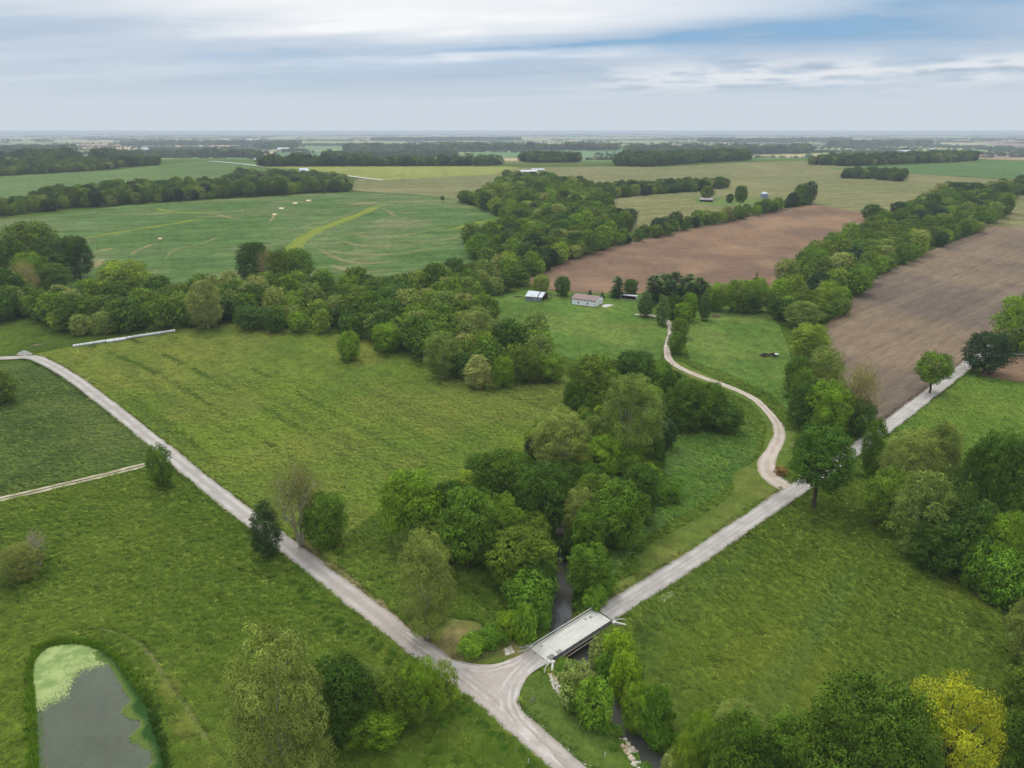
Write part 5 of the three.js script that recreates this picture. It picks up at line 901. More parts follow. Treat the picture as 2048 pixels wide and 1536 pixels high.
sheet('concrete_pad', 'pale concrete pad at the sliding door of the white barn', 'pad', survey([[1203, 611.5], [1209, 609], [1228, 609.8], [1222, 612.4], [1212, 615.4], [1205, 614.5]]), 3, tones(surf(206, 204, 196), surf(194, 192, 184), surf(210, 208, 200), { s: 4, ps: 4 }), 'gravel', 6);
{ // the old grey shed with one end open
  const { p, L, turn } = stand([1051.5, 601.5], [1083.5, 604.5]), D = 11, h = 3.3, r = 5.6, iron = metalSkin(150, 158, 166, { map: rustSpots }), wood = paint(92, 70, 56), tin = metalSkin(214, 220, 226, { map: rustSpots });
  const t = thing('shed', 'old grey shed with a torn white tin roof and an open brown end', 'shed', p, turn);
  for (let i = 0; i < 6; i++) mesh('wall_sheet', box(L / 6 - 0.03, h - 0.03 * (i % 3), 0.06, L / 6 * (i + 0.5), h / 2, 0.01 * (i % 2)), i === 3 ? metalSkin(166, 172, 178, { map: rustSpots }) : iron, t);
  mesh('rear_wall', box(L, h, 0.1, L / 2, h / 2, -D), wood, t); const a = gable(D, h, r - 0.1, 0.1); a.translate(0.02, 0, -0.05); mesh('end_wall', a, iron, t);
  for (const [u, w] of [[0, 0.72], [0.77, 0.23]]) mesh('roof_sheet', slab([L * u - (u ? 0 : 0.4), r + 0.1, -D / 2], [L * u - (u ? 0 : 0.4), h - 0.1, 0.5], [L * (u + w) + (u ? 0.4 : 0), h - 0.1, 0.5], [L * (u + w) + (u ? 0.4 : 0), r + 0.1, -D / 2], 0.06), tin, t);
  mesh('roof_sheet', slab([L + 0.4, r + 0.1, -D / 2 - 0.003], [L + 0.4, h - 0.1, -D - 0.5], [-0.4, h - 0.1, -D - 0.5], [-0.4, r + 0.1, -D / 2 - 0.003], 0.06), metalSkin(170, 176, 184, { map: rustSpots }), t);
  for (let i = 0; i < 6; i++) mesh('rafter', mergeGeometries([bar([i * L / 5, h - 0.14, 0], [i * L / 5, r - 0.1, -D / 2], 0.09, 0.09, 4), bar([i * L / 5, h - 0.14, -D], [i * L / 5, r - 0.1, -D / 2], 0.09, 0.09, 4)]), wood, t);
  for (const z of [-0.2, -D / 3, -D * 2 / 3, -D + 0.2]) mesh('post', box(0.26, h - 0.1, 0.26, L - 0.15, h / 2, z), wood, t);
  mesh('gable_boards', mergeGeometries([0, 1, 2, 3, 4].map(i => { const y = h + 0.2 + i * 0.4, w = D * (1 - (y - h) / (r - h)) * 0.94; return box(0.06, 0.34, Math.max(0.5, w), L - 0.03, y, -D / 2); })), paint(120, 104, 92), t);
  mesh('lean_to_roof', slab([L * 0.55, h - 0.2, -D - 0.2], [L * 0.55, 2.2, -D - 4.2], [L + 1.2, 2.2, -D - 4.2], [L + 1.2, h - 0.2, -D - 0.2], 0.06), metalSkin(160, 164, 170, { map: rustSpots }), t);
  for (const x of [L * 0.57, L + 1.0]) mesh('post', box(0.2, 2.2, 0.2, x, 1.1, -D - 4), wood, t);
}
{ // the small open-fronted shed
  const { p, L, turn } = stand([1240, 597.5], [1272, 600.6]), D = 4.2, white = std({ color: new THREE.Color().setRGB(0.82, 0.84, 0.86), roughness: 0.6 }), red = paint(92, 46, 42);
  const t = thing('open_shed', 'small open-fronted white shed with dark red posts right of the white barn', 'shed', p, turn);
  mesh('rear_wall', box(L, 2.3, 0.12, L / 2, 1.15, -D), red, t); mesh('end_wall', box(0.12, 2.4, D, L - 0.06, 1.2, -D / 2 - 0.07), white, t); mesh('end_wall', box(0.12, 2.4, D, 0.06, 1.2, -D / 2 - 0.07), white, t);
  mesh('roof', slab([-0.3, 2.45, -D - 0.3], [-0.3, 2.75, 0.35], [L + 0.3, 2.75, 0.35], [L + 0.3, 2.45, -D - 0.3], 0.12), metalSkin(212, 216, 220), t);
  for (let i = 1; i < 5; i++) mesh('post', box(0.2, 2.5, 0.2, L * i / 5, 1.25, -0.1), red, t); mesh('sill_board', box(L, 0.3, 0.1, L / 2, 0.18, 0.02), paint(206, 204, 198), t); mesh('partition', box(0.1, 2.2, D - 0.4, L * 0.5, 1.1, -D / 2 - 0.1), red, t);
}
{ // the hilltop shed
  const { p, L, turn } = stand([1399, 403.5], [1425, 404.6]), D = 9.5, h = 3, r = 4.8;
  const t = thing('shed', 'low hilltop shed with a brownish tin roof and a pale end wall', 'shed', p, turn), pale = metalSkin(196, 202, 212), roof = metalSkin(150, 138, 140, { map: rustSpots });
  const a = gable(D, h, r, 0.15); a.translate(L - 0.15, 0, 0); mesh('end_wall', a, pale, t); const b = gable(D, h, r, 0.15); mesh('end_wall', b, pale, t); mesh('rear_wall', box(L, h, 0.12, L / 2, h / 2, -D), pale, t);
  mesh('roof_slope', slab([-0.3, r + 0.1, -D / 2], [-0.3, h - 0.1, 0.5], [L + 0.3, h - 0.1, 0.5], [L + 0.3, r + 0.1, -D / 2], 0.1), roof, t); mesh('roof_slope', slab([L + 0.3, r + 0.1, -D / 2 - 0.004], [L + 0.3, h - 0.1, -D - 0.5], [-0.3, h - 0.1, -D - 0.5], [-0.3, r + 0.1, -D / 2 - 0.004], 0.1), roof, t);
  for (let i = 0; i < 5; i++) mesh('post', box(0.25, h, 0.25, L * i / 4 * 0.97 + 0.2, h / 2, -0.1), paint(110, 100, 92), t); mesh('doorway_shade', box(0.06, 2.6, 3.0, L + 0.03, 1.3, -D * 0.72), paint(40, 38, 38), t);  // near-black plate paints the shade inside the open door of the end wall
}
function bin(name, label, u, v, D, h) {
  const a = at(u, v), t = thing(name, label, 'grain bin', [a[0], a[1] - 0.1, a[2]]), P = []; for (let y = 0; y <= h + 0.01; y += h / 20) P.push(new THREE.Vector2(D / 2 + 0.03 * (Math.round(y * 20 / h) % 2), y));
  mesh('wall', new THREE.LatheGeometry(P, 36), std({ color: col(surf(150, 162, 182)), roughness: 0.5, metalness: 0.35 }), t);
  mesh('roof', new THREE.ConeGeometry(D / 2 + 0.25, D * 0.25, 36).translate(0, h + D * 0.125, 0), std({ color: col(surf(198, 206, 216)), roughness: 0.5, metalness: 0.3 }), t);
  mesh('roof_cap', new THREE.CylinderGeometry(0.5, 0.6, 0.5, 12).translate(0, h + D * 0.25 + 0.1, 0), paint(200, 204, 210), t); mesh('door', box(0.9, 1.8, 0.1, 0, 1.1, D / 2 + 0.04), paint(120, 128, 140), t); return t;
}
bin('grain_bin', 'round silver grain bin with a cone roof on the hilltop', 1528.5, 396, 9.6, 6);
// small far buildings: walls, two roof slopes, a door
function farHouse(name, label, category, u, v, w, depth, h, rise, turn, wall, roof) {
  const a = at(u, v), L = metres(a, w), D = L * depth, H = L * h, R = H + L * rise, t = thing(name, label, category, [a[0], a[1] - 0.3, a[2]], turn), e = L * 0.03;
  const g = gable(D, H, R, L); g.translate(-L / 2, 0, D / 2); mesh('walls', g, paint(...wall), t);
  mesh('roof_slope', slab([-L / 2 - e, R + e, 0], [-L / 2 - e, H, D / 2 + e], [L / 2 + e, H, D / 2 + e], [L / 2 + e, R + e, 0], 0.15), paint(...roof), t); mesh('roof_slope', slab([L / 2 + e, R + e, -0.004], [L / 2 + e, H, -D / 2 - e], [-L / 2 - e, H, -D / 2 - e], [-L / 2 - e, R + e, -0.004], 0.15), paint(...roof), t);
  mesh('door', box(L * 0.14, H * 0.7, 0.2, L * 0.1, H * 0.35, D / 2 + 0.08), paint(90, 88, 86), t); return t;
}
[['farm_house', 'white house with a steep pale roof among the trees on the left crest', 'house', 608, 347, 15, 0.7, 0.34, 0.3, 0.5, [226, 228, 232], [222, 228, 236]],
  ['shed', 'low white shed right beside the white house on the left crest', 'shed', 621, 349, 8, 0.6, 0.4, 0.12, 0.3, [218, 220, 224], [230, 232, 236]],
  ['long_shed', 'long white livestock shed at the top of the big wood', 'shed', 1058, 345, 30, 0.22, 0.08, 0.05, -0.12, [214, 214, 216], [232, 234, 238]],
  ['long_shed', 'second long white shed just behind the first at the top of the big wood', 'shed', 1076, 341, 24, 0.22, 0.08, 0.05, -0.12, [206, 208, 212], [222, 226, 232]],
  ['barn', 'long low white barn in the far left green strip', 'barn', 143, 311, 15, 0.4, 0.2, 0.1, 0.1, [214, 222, 220], [222, 232, 228]],
  ['farm_house', 'small white farmhouse under trees in the far left distance', 'house', 290, 304, 12, 0.6, 0.34, 0.24, 0.4, [222, 224, 228], [206, 212, 220]],
  ['barn', 'grey metal barn in the tree belt above the yellow field', 'barn', 519, 322.5, 15, 0.5, 0.2, 0.16, 0.2, [176, 182, 190], [196, 204, 214]],
  ['barn', 'white hoop barn far beyond the left tree belt', 'barn', 567, 301, 20, 0.3, 0.16, 0.06, 0, [232, 234, 238], [240, 242, 246]],
  ['barn', 'dark far barn in the middle distance', 'barn', 1088, 292.5, 11, 0.5, 0.3, 0.2, 0.2, [96, 100, 108], [84, 90, 100]],
  ['shed', 'tiny white shed beside the dark far barn', 'shed', 1078, 293.5, 6, 0.6, 0.4, 0.2, 0.2, [222, 226, 232], [214, 220, 228]],
  ['barn', 'white barn at the far right beyond the crest', 'barn', 1808, 307, 18, 0.4, 0.18, 0.1, 0, [226, 230, 236], [214, 220, 228]],
  ['shed', 'small white shed right of the far right white barn', 'shed', 1826, 307, 8, 0.6, 0.36, 0.2, 0.4, [230, 232, 238], [224, 228, 234]],
  ['farm_house', 'white farmhouse in trees at the far right', 'house', 1862, 304, 10, 0.6, 0.3, 0.24, 0.3, [222, 226, 232], [200, 206, 214]],
  ['barn', 'white barn in the brown far field left of the middle', 'barn', 452, 281.5, 9, 0.5, 0.25, 0.15, 0, [228, 230, 236], [220, 224, 232]],
  ['barn', 'pale barn behind the round far wood on the left', 'barn', 500, 282.5, 10, 0.5, 0.25, 0.15, 0.3, [222, 226, 232], [214, 218, 226]],
  ['shed', 'pale shed at the end of the row behind the round far wood', 'shed', 514, 281.5, 7, 0.5, 0.3, 0.2, 0, [226, 228, 234], [214, 218, 226]],
  ['barn', 'long pale barn far off right of the middle', 'barn', 1485, 282.5, 14, 0.4, 0.2, 0.1, 0, [220, 226, 234], [212, 218, 228]],
  ['barn', 'pale barn group end in the far right distance', 'barn', 1742, 284, 9, 0.5, 0.3, 0.2, 0.2, [216, 222, 230], [206, 214, 224]],
].forEach(a => farHouse(...a));
bin('grain_bin', 'white grain bin at the far right beyond the crest', 1906, 304, 13, 9);

// ───────────────────────── farmyard things ─────────────────────────
{ // wrapped bales in a line
  const pts = []; for (let i = 0; i <= 10; i++) pts.push(new THREE.Vector2([0.001, 0.5, 0.68, 0.74, 0.75, 0.76, 0.75, 0.74, 0.68, 0.5, 0.001][i], [-0.74, -0.73, -0.66, -0.5, -0.25, 0, 0.25, 0.5, 0.66, 0.73, 0.74][i])); const g = new THREE.LatheGeometry(pts, 20); g.rotateZ(Math.PI / 2);
  const film = [216, 206, 224].map(k => paint(k, k + 2, k, { roughness: 0.35 })), R = rng(3), a = at(146, 695), b = at(351, 663.5), L = Math.hypot(b[0] - a[0], b[2] - a[2]), n = Math.floor(L / 1.5), turn = Math.atan2(-(b[2] - a[2]), b[0] - a[0]);
  const put = (f, off, label, group) => { const x = a[0] + (b[0] - a[0]) * f - Math.sin(turn) * off * -1, z = a[2] + (b[2] - a[2]) * f + Math.cos(turn) * off, m = mesh('hay_bale', g, film[Math.floor(R() * 3)]); m.position.set(x, gridH(x, z) + 0.72, z); m.rotation.set((R() - 0.5) * 0.3, turn + (R() - 0.5) * 0.06, (R() - 0.5) * 0.05); m.scale.set(1, 0.95 + 0.1 * R(), 0.97 + 0.1 * R()); tag(m, label, 'hay bale', group); };
  for (let i = 0; i < n; i++) put((i + 0.5) / n, (R() - 0.5) * 0.15, i === 0 ? 'white wrapped round bale at the left end of the long line' : i === n - 1 ? 'white wrapped round bale at the right end of the long line by the trees' : 'white wrapped round bale inside the long line at the far edge of the hay meadow', i === 0 || i === n - 1 ? undefined : 'wrapped bales inside the long line');
  for (let i = 0; i < 6; i++) put((i * 1.52 + 16) / L, 1.9, 'white wrapped round bale in the short second row before the long line', 'wrapped bales in the short second row');
}
function mound(name, label, category, u, v, w, d, h, mat, seed) {
  const p = at(u, v), W = metres(p, w) / 2, g = new THREE.PlaneGeometry(2, 2, 28, 28); g.rotateX(-Math.PI / 2); const q = g.attributes.position;
  for (let i = 0; i < q.count; i++) { const x = q.getX(i), z = q.getZ(i), r = Math.hypot(x, z); q.setXYZ(i, x * W, h * sm(1, 0.1, r + 0.25 * (vn(x * 3 + seed, z * 3) - 0.5)) + 0.14 * (vn(x * 9 + seed, z * 9) - 0.5) - 0.12, z * W * d); }
  g.computeVertexNormals(); const m = mesh(name, g, mat); m.position.set(...p); return tag(m, label, category);
}
mound('gravel_pile', 'heap of pale gravel beside the road at the left edge', 'gravel pile', 48, 709, 27, 0.7, 2.0, std({ color: col(surf(204, 200, 192)), map: gravelMap, bumpMap: gravelBump, bumpScale: 0.1 }), 2);
mound('brush_pile', 'brown heap of brush beside the pointed young tree', 'brush pile', 1431, 634, 24, 0.6, 1.9, std({ color: col(surf(150, 138, 108)), map: soilMap, bumpMap: soilBump, bumpScale: 0.4 }), 5);
mound('brush_pile', 'grey brown heap of brush left of the old grey shed', 'brush pile', 1036, 594, 26, 0.5, 0.9, std({ color: col(surf(118, 112, 88)), map: soilMap, bumpMap: soilBump, bumpScale: 0.4 }), 9);
{ const p = at(75, 691), t = thing('scrap_pile', 'few weathered boards lying by the end of the bale line', 'scrap pile', p), R = rng(8); for (let i = 0; i < 6; i++) mesh('board', box(3.4 + R(), 0.08, 0.3, (R() - 0.5) * 3, 0.1 + i * 0.09, (R() - 0.5) * 2.4, 0.4 + R() * 1.2, 0, (R() - 0.5) * 0.15), paint(150 + i * 6, 138 + i * 5, 118 + i * 4), t); }
{ // farm wagon
  const p = at(1538, 713), W = metres(p, 36), t = thing('farm_wagon', 'long dark farm wagon with a white front panel in the grass by the narrow belt', 'wagon', p, 0.06), dark = paint(58, 54, 52), tyre = paint(34, 34, 34);
  mesh('frame', mergeGeometries([box(W, 0.16, 0.2, 0, 0.85, 0.6), box(W, 0.16, 0.2, 0, 0.85, -0.6)]), dark, t); mesh('bed', box(W * 0.82, 0.14, 2.0, -W * 0.07, 1.0, 0), paint(84, 74, 66), t); mesh('front_panel', box(W * 0.2, 0.12, 2.1, W * 0.38, 1.25, 0), paint(216, 216, 214), t); mesh('drawbar', bar([W * 0.46, 0.7, 0], [W * 0.62, 0.4, 0], 0.07), dark, t);
  for (let i = 0; i < 6; i++) mesh('crate', box(W * 0.08, 0.5 + 0.2 * (i % 2), 1.5, -W * 0.42 + i * W * 0.125, 1.3 + 0.1 * (i % 2), 0), i % 3 ? dark : paint(110, 106, 104), t);
  for (const x of [-0.32, 0.3]) for (const z of [-1, 1]) { const w = mesh('wheel', new THREE.TorusGeometry(0.36, 0.13, 8, 18), tyre, t); w.position.set(W * x, 0.48, z); mesh('rim', new THREE.CylinderGeometry(0.25, 0.25, 0.14, 12).rotateX(Math.PI / 2), paint(150, 60, 50), w); }
}
seen('ornamental_bush', 'shrub', 1562, 931, 951, 26, 4, 'low brown-tipped ornamental bush in the lawn at the driveway mouth', 'shrub');
{ const p = at(640, 1341), t = thing('fallen_branch', 'bleached fallen branch lying in the pasture above the junction clump', 'branch', p, 0.15), R = rng(4), g = []; limb(g, [-1.9, 0.12, 1.0], [1.7, 0.3, -1.1], 0.17, 0.07, R, 0.15); limb(g, [0.7, 0.25, -0.6], [2.2, 0.5, -2.2], 0.08, 0.03, R); mesh('main_limb', mergeGeometries(g), paint(206, 196, 178), t); const s = []; limb(s, [-0.8, 0.1, 1.6], [1.9, 0.15, 0.6], 0.06, 0.03, R); mesh('side_limb', mergeGeometries(s), paint(176, 164, 142), t); }
{ const p = at(1140, 1110), t = thing('fallen_branch', 'bare fallen limbs hanging into the dark creek under the trees', 'branch', [p[0], -1.6, p[2]], 0.5), R = rng(6), g = []; limb(g, [-2.2, 1.4, 1], [2, 0.2, -1.4], 0.14, 0.05, R, 0.2); limb(g, [0, 0.9, 0], [1.6, 1.5, -2], 0.08, 0.03, R, 0.2); limb(g, [-1, 1.1, 0.6], [0.5, 0, 2.4], 0.07, 0.03, R, 0.2); mesh('limbs', mergeGeometries(g), paint(168, 148, 128), t); }
const poleWood = paint(120, 108, 94), poleGrey = paint(160, 158, 152);
function pole(label, u, top, base, o = {}) {
  const p = at(u, base), d = Math.hypot(p[0], p[2]), y = EYE - d * (EYE - ray(u, top)[1] * -1 * 0 - EYE) - p[1]; const r = ray(u, top), T = d / Math.hypot(r[0], r[2]), H = clamp(EYE + r[1] * T - p[1], 3, 26);
  const t = thing(o.name || 'utility_pole', label, o.category || 'pole', [p[0], p[1] - 0.2, p[2]], o.turn || 0), m = o.grey ? poleGrey : poleWood, w = o.r || 0.17;
  const gap = o.frame ? 4 : 0; for (const s of gap ? [-1, 1] : [0]) mesh('post', bar([s * gap / 2, 0, 0], [s * gap / 2, H, 0], w, w * 0.7, 8), m, t);
  if (o.frame) mesh('cross_arm', box(gap * 2.0, 0.24, 0.2, 0, H - 1, 0.12), m, t); else if (o.arm !== 0) { mesh('cross_arm', box(2.4, 0.14, 0.12, 0, H - 0.6, 0.14), m, t); for (const s of [-1, 0, 1]) mesh('insulator', new THREE.CylinderGeometry(0.06, 0.08, 0.22, 8).translate(s * 1.05, H - 0.42, 0.14), paint(190, 196, 200), t); }
  if (o.lamp) { mesh('lamp_arm', bar([0, H - 0.3, 0], [-0.9, H, 0], 0.05), poleGrey, t); mesh('lamp_head', new THREE.SphereGeometry(0.3, 12, 8).scale(1.3, 0.6, 1).translate(-1, H, 0), paint(226, 228, 228), t); }
  return t;
}
pole('yard lamp pole in front of the light green grove', 1438, 588, 618, { name: 'lamp_pole', category: 'lamp pole', lamp: 1, grey: 1, arm: 0, r: 0.12 });
pole('single pole standing at the corner of the dark ploughed field', 1741, 618, 654, { grey: 1, arm: 0, r: 0.14 });
pole('pole by the left end of the bean field', 197, 478, 506); pole('pole standing in the middle of the bean field', 492, 400, 433);
pole('twin pole in front of the left tree belt', 643, 370, 391, { frame: 1, turn: 0.3 }); pole('twin pole in the tan field below the yellow field', 807, 345, 366, { frame: 1, turn: 0.3 }); pole('second twin pole along the line in the yellow field', 892, 337, 353, { frame: 1, turn: 0.3 }); pole('third twin pole along the line in the yellow field', 954, 333, 343, { frame: 1, turn: 0.3 });
pole('pole before the tree row behind the hilltop shed on its left', 1246, 377, 391, { r: 0.2 }); pole('pole before the tree row behind the hilltop shed on its right', 1314, 374, 389, { r: 0.2 }); pole('pole at the top end of the wide belt', 1964, 426, 442, { grey: 1, r: 0.2 }); pole('pole in the deep green field at the far right', 2008, 330, 345, { r: 0.22 }); pole('twin pole on the crest right of the middle', 1343, 318, 330, { frame: 1, r: 0.22 });
// little posts by the junction
function post(name, label, category, u, v, h, w, mat, group, extra) { const p = at(u, v), t = thing(name, label, category, p, 0.4, group); mesh('shaft', box(w, h, w, 0, h / 2, 0), mat, t); if (extra) extra(t); return t; }
{ const white = paint(220, 220, 216); post('marker_post', 'white marker post in the mown bank at the bottom', 'post', 1210, 1514, 1.2, 0.12, white); post('marker_post', 'white marker post by the left roadside near the bottom edge', 'post', 1057, 1528, 1.2, 0.12, paint(200, 204, 200));
  post('marker_post', 'pair of grey posts joined by a bar beside the junction', 'post', 1062, 1408, 1.4, 0.14, poleGrey, null, t => { mesh('shaft', box(0.14, 1.4, 0.14, 0.9, 0.7, -0.5), poleGrey, t); mesh('cross_bar', bar([0, 0.9, 0], [0.9, 0.5, -0.5], 0.05), poleGrey, t); });
  [[640, 1215], [690, 1258], [745, 1302], [955, 1440], [1005, 1482], [1032, 1505], [905, 1398]].forEach(([u, v]) => post('fence_post', 'thin steel fence post in the long grass left of the gravel road', 'post', u, v, 1.3, 0.07, poleGrey, 'fence posts along the left roadside')); }

// ───────────────────────── stones, weeds, undergrowth ─────────────────────────
function stuff(name, label, category, geo, mat, L) {
  const im = new THREE.InstancedMesh(geo, mat, L.length), m = new THREE.Matrix4(), q = new THREE.Quaternion(), e = new THREE.Euler();
  L.forEach(([x, y, z, sx, sy, sz, a, c, tilt = 0], i) => { m.compose(new THREE.Vector3(x, y, z), q.setFromEuler(e.set(tilt, a, tilt * 0.6)), new THREE.Vector3(sx, sy, sz)); im.setMatrixAt(i, m); im.setColorAt(i, col(c)); });
  im.name = numbered(name); im.castShadow = im.receiveShadow = true; scene.add(im); return tag(im, label, category, null, 'stuff');
}
const stoneGeo = (() => { const g = new THREE.IcosahedronGeometry(0.5, 1), p = g.attributes.position; for (let i = 0; i < p.count; i++) { const x = p.getX(i), y = p.getY(i), z = p.getZ(i), k = 0.8 + 0.45 * vn(x * 4 + 9 + z * 2.3, y * 4 + 3 - z * 1.7); p.setXYZ(i, x * k, y * k * 0.75, z * k); } g.computeVertexNormals(); return g; })();
const white = surf(255, 255, 255), rel = (c, k = 1) => c.map((v, n) => v / white[n] * k), plain = (o = {}) => std({ color: col(white), ...o });
{
  const R = rng(21), L = [];
  const heap = (P, n, s) => { const W = survey(P); scatter(W, s * 0.75, n, (x, z, r) => { if (r() < 0.22) return; const k = s * (0.5 + 0.9 * r()), t = r(); L.push([x, land(x, z) + k * 0.15, z, k * (0.8 + 0.6 * r()), k, k * (0.8 + 0.5 * r()), r() * 6, rel(mix3(surf(216, 212, 200), surf(186, 164, 130), t * t)), (r() - 0.5) * 1.2]); }); };
  heap([[1236, 1474], [1260, 1470], [1300, 1496], [1330, 1530], [1320, 1560], [1284, 1552], [1254, 1512]], 5, 0.85); heap([[1096, 1348], [1108, 1346], [1122, 1372], [1136, 1400], [1126, 1404], [1108, 1378]], 6, 0.4);
  heap([[868, 1312], [900, 1316], [896, 1324], [872, 1320]], 7, 0.5); heap([[1008, 1300], [1022, 1290], [1028, 1306], [1012, 1312]], 8, 0.35); heap([[1190, 1204], [1204, 1196], [1212, 1208], [1198, 1212]], 9, 0.4); heap([[1316, 1196], [1342, 1182], [1356, 1186], [1330, 1204]], 10, 0.3);
  stuff('riprap', 'pale broken stones tipped on the creek bank at the bottom and around the bridge', 'stones', stoneGeo, plain({ roughness: 0.9 }), L);
  const G = []; for (const [C, w, s] of [[roadLeft, 2.75, 1], [roadBridge.slice(roadStart), 2.9, 2], [driveLine, 1.9, 3]]) for (const p of C.keys()) { if (!p) continue; const a = C[p - 1], b = C[p], l = Math.hypot(b[0] - a[0], b[1] - a[1]); for (let k = 0; k < (b[1] > -330 ? 9 : 2); k++) { const side = R() < 0.5 ? -1 : 1, o = side * (w + (R() - 0.35) * 0.9), t = R(), x = a[0] + (b[0] - a[0]) * t - (b[1] - a[1]) / l * o, z = a[1] + (b[1] - a[1]) * t + (b[0] - a[0]) / l * o, h = 0.07 + 0.16 * R() * R(); G.push([x, gridH(x, z) + 0.06, z, h * 1.6, h, h * 1.4, R() * 6, rel(mix3(surf(214, 210, 202), surf(170, 162, 150), R()))]); } }
  stuff('loose_gravel', 'loose stones thrown to the edges of the gravel roads', 'gravel', stoneGeo, plain({ roughness: 0.9 }), G);
}
// what may not be overgrown: roads, drive, tracks, pads, water
const bareGround = new Set(), cellKey = (x, z) => Math.floor(x * 2 + 4000) * 16384 + Math.floor(z * 2 + 8000);
for (const [C, w] of [[roadLeft, 2.7], [roadBridge, 2.9], [driveLine, 1.9], [trackLine, 1.2]]) for (let i = 1; i < C.length; i++) { const a = C[i - 1], b = C[i], l = Math.hypot(b[0] - a[0], b[1] - a[1]); for (let t = 0; t < 1; t += 0.2) for (let o = -w; o <= w; o += 0.3) bareGround.add(cellKey(a[0] + (b[0] - a[0]) * t - (b[1] - a[1]) / l * o, a[1] + (b[1] - a[1]) * t + (b[0] - a[0]) / l * o)); }
const growsAt = (x, z) => { let best = [nearGrass, 0, 'ground']; for (const [P, p, lev] of fields) if (lev >= best[1] && inside(P, x, z)) best = [p, lev]; return best; };
const bladeGeo = (n, spread, h, w, seed, lean) => { const R = rng(seed), P = [], F = []; for (let i = 0; i < n; i++) { const a = R() * 6.283, r = spread * Math.sqrt(R()), x = Math.cos(a) * r, z = Math.sin(a) * r, b = R() * 6.283, ww = w * (0.7 + 0.6 * R()), H = h * (0.6 + 0.5 * R()), lx = Math.cos(b + 1.5) * lean * H * R(), lz = Math.sin(b + 1.5) * lean * H * R(), k = P.length / 3; P.push(x - Math.cos(b) * ww, 0, z - Math.sin(b) * ww, x + Math.cos(b) * ww, 0, z + Math.sin(b) * ww, x + lx * 0.5 + Math.cos(b) * ww, H * 0.62, z + lz * 0.5 + Math.sin(b) * ww, x + lx, H, z + lz); F.push(k, k + 1, k + 2, k, k + 2, k + 3); } const g = new THREE.BufferGeometry(); g.setAttribute('position', new THREE.Float32BufferAttribute(P, 3)); g.setIndex(F); g.computeVertexNormals(); return g; };
{
  const R = rng(99), L = [], tuft = bladeGeo(18, 0.45, 0.46, 0.07, 4, 1.9);
  for (let i = 0; i < 260000; i++) {
    const f = 92 + 210 * R() ** 1.5, x = (R() - 0.5) * 1.62 * f * 1.02, z = -f; if (bareGround.has(cellKey(x, z))) continue;
    const patch = fbm(x / 5, z / 5, 3); if (patch < 0.25 + 0.2 * R()) continue;
    const [p, lev] = growsAt(x, z); if (lev >= 2) continue; const h = land(x, z); if (h < -1.2 || (h < POND_LEVEL + 0.1 && x < pondBox[1] + 3 && x > pondBox[0] - 3 && z > pondBox[2] - 3)) continue;
    const k = 0.82 + 0.4 * patch + 0.26 * R(), s = 0.5 + 0.65 * R(), c = p(x, z); L.push([x, h, z, s, s * (0.45 + 0.75 * patch), s, R() * 6.3, rel(mix3(c, surf(134, 144, 60), R() < 0.12 ? 0.5 : 0), k * 1.72)]);
  }
  stuff('grass', 'tufts of rough pasture grass in the near fields', 'grass', tuft, plain({ roughness: 1 }), L); console.log('tufts', L.length);
  const V = [];                                                         // long grass left standing along the roadsides and fence
  for (const [C, w] of [[roadLeft, 2.75], [roadBridge.slice(roadStart), 2.9]]) for (let i = 1; i < C.length; i++) { const a = C[i - 1], b = C[i]; if (b[1] < -360) continue; const l = Math.hypot(b[0] - a[0], b[1] - a[1]); for (let k = 0; k < 10; k++) { const side = R() < 0.5 ? -1 : 1, o = side * (w + 0.15 + 1.9 * R() * R()), t = R(), x = a[0] + (b[0] - a[0]) * t - (b[1] - a[1]) / l * o, z = a[1] + (b[1] - a[1]) * t + (b[0] - a[0]) / l * o; if (bareGround.has(cellKey(x, z)) || land(x, z) < -0.4) continue; const [p, lev] = growsAt(x, z); if (lev === 5) continue; const s = 0.6 + 0.7 * R(); V.push([x, gridH(x, z), z, s, s * 0.8, s, R() * 6.3, rel(p(x, z), 0.9 + 0.8 * R())]); } }
  stuff('verge_grass', 'long ragged grass along the edges of the gravel roads', 'grass', tuft, plain({ roughness: 1 }), V);
}
{ // rows of longer grass that the mower left in the hay meadow
  const R = rng(55), L = [], tuft = bladeGeo(18, 0.5, 0.5, 0.07, 14, 1.2);
  for (const P of [[[180, 690], [300, 740], [420, 810], [560, 905], [640, 960]], [[250, 672], [380, 735], [500, 800], [620, 870], [720, 935]], [[500, 735], [620, 800], [760, 880], [860, 950]], [[140, 720], [260, 790], [380, 880], [500, 975]]]) { const C = curve(survey(P), false, 0.5); C.forEach((p, k) => { const g = fbm(k / 26, P[0][0], 3); for (let i = 0; i < 6; i++) { if (R() > 0.62 * sm(0.30, 0.66, g)) continue; const x = p[0] + (R() + R() - 1) * 2.1, z = p[1] + (R() + R() - 1) * 2.1, s = 0.6 + 0.6 * R(); L.push([x, gridH(x, z), z, s, s * 0.7, s, R() * 6.3, rel(surf(84, 104, 40), 1.45 + 0.6 * R())]); } }); }
  stuff('hay_swath', 'broken darker rows of longer grass along the mower lines of the hay meadow', 'grass', tuft, plain({ roughness: 1 }), L);
}
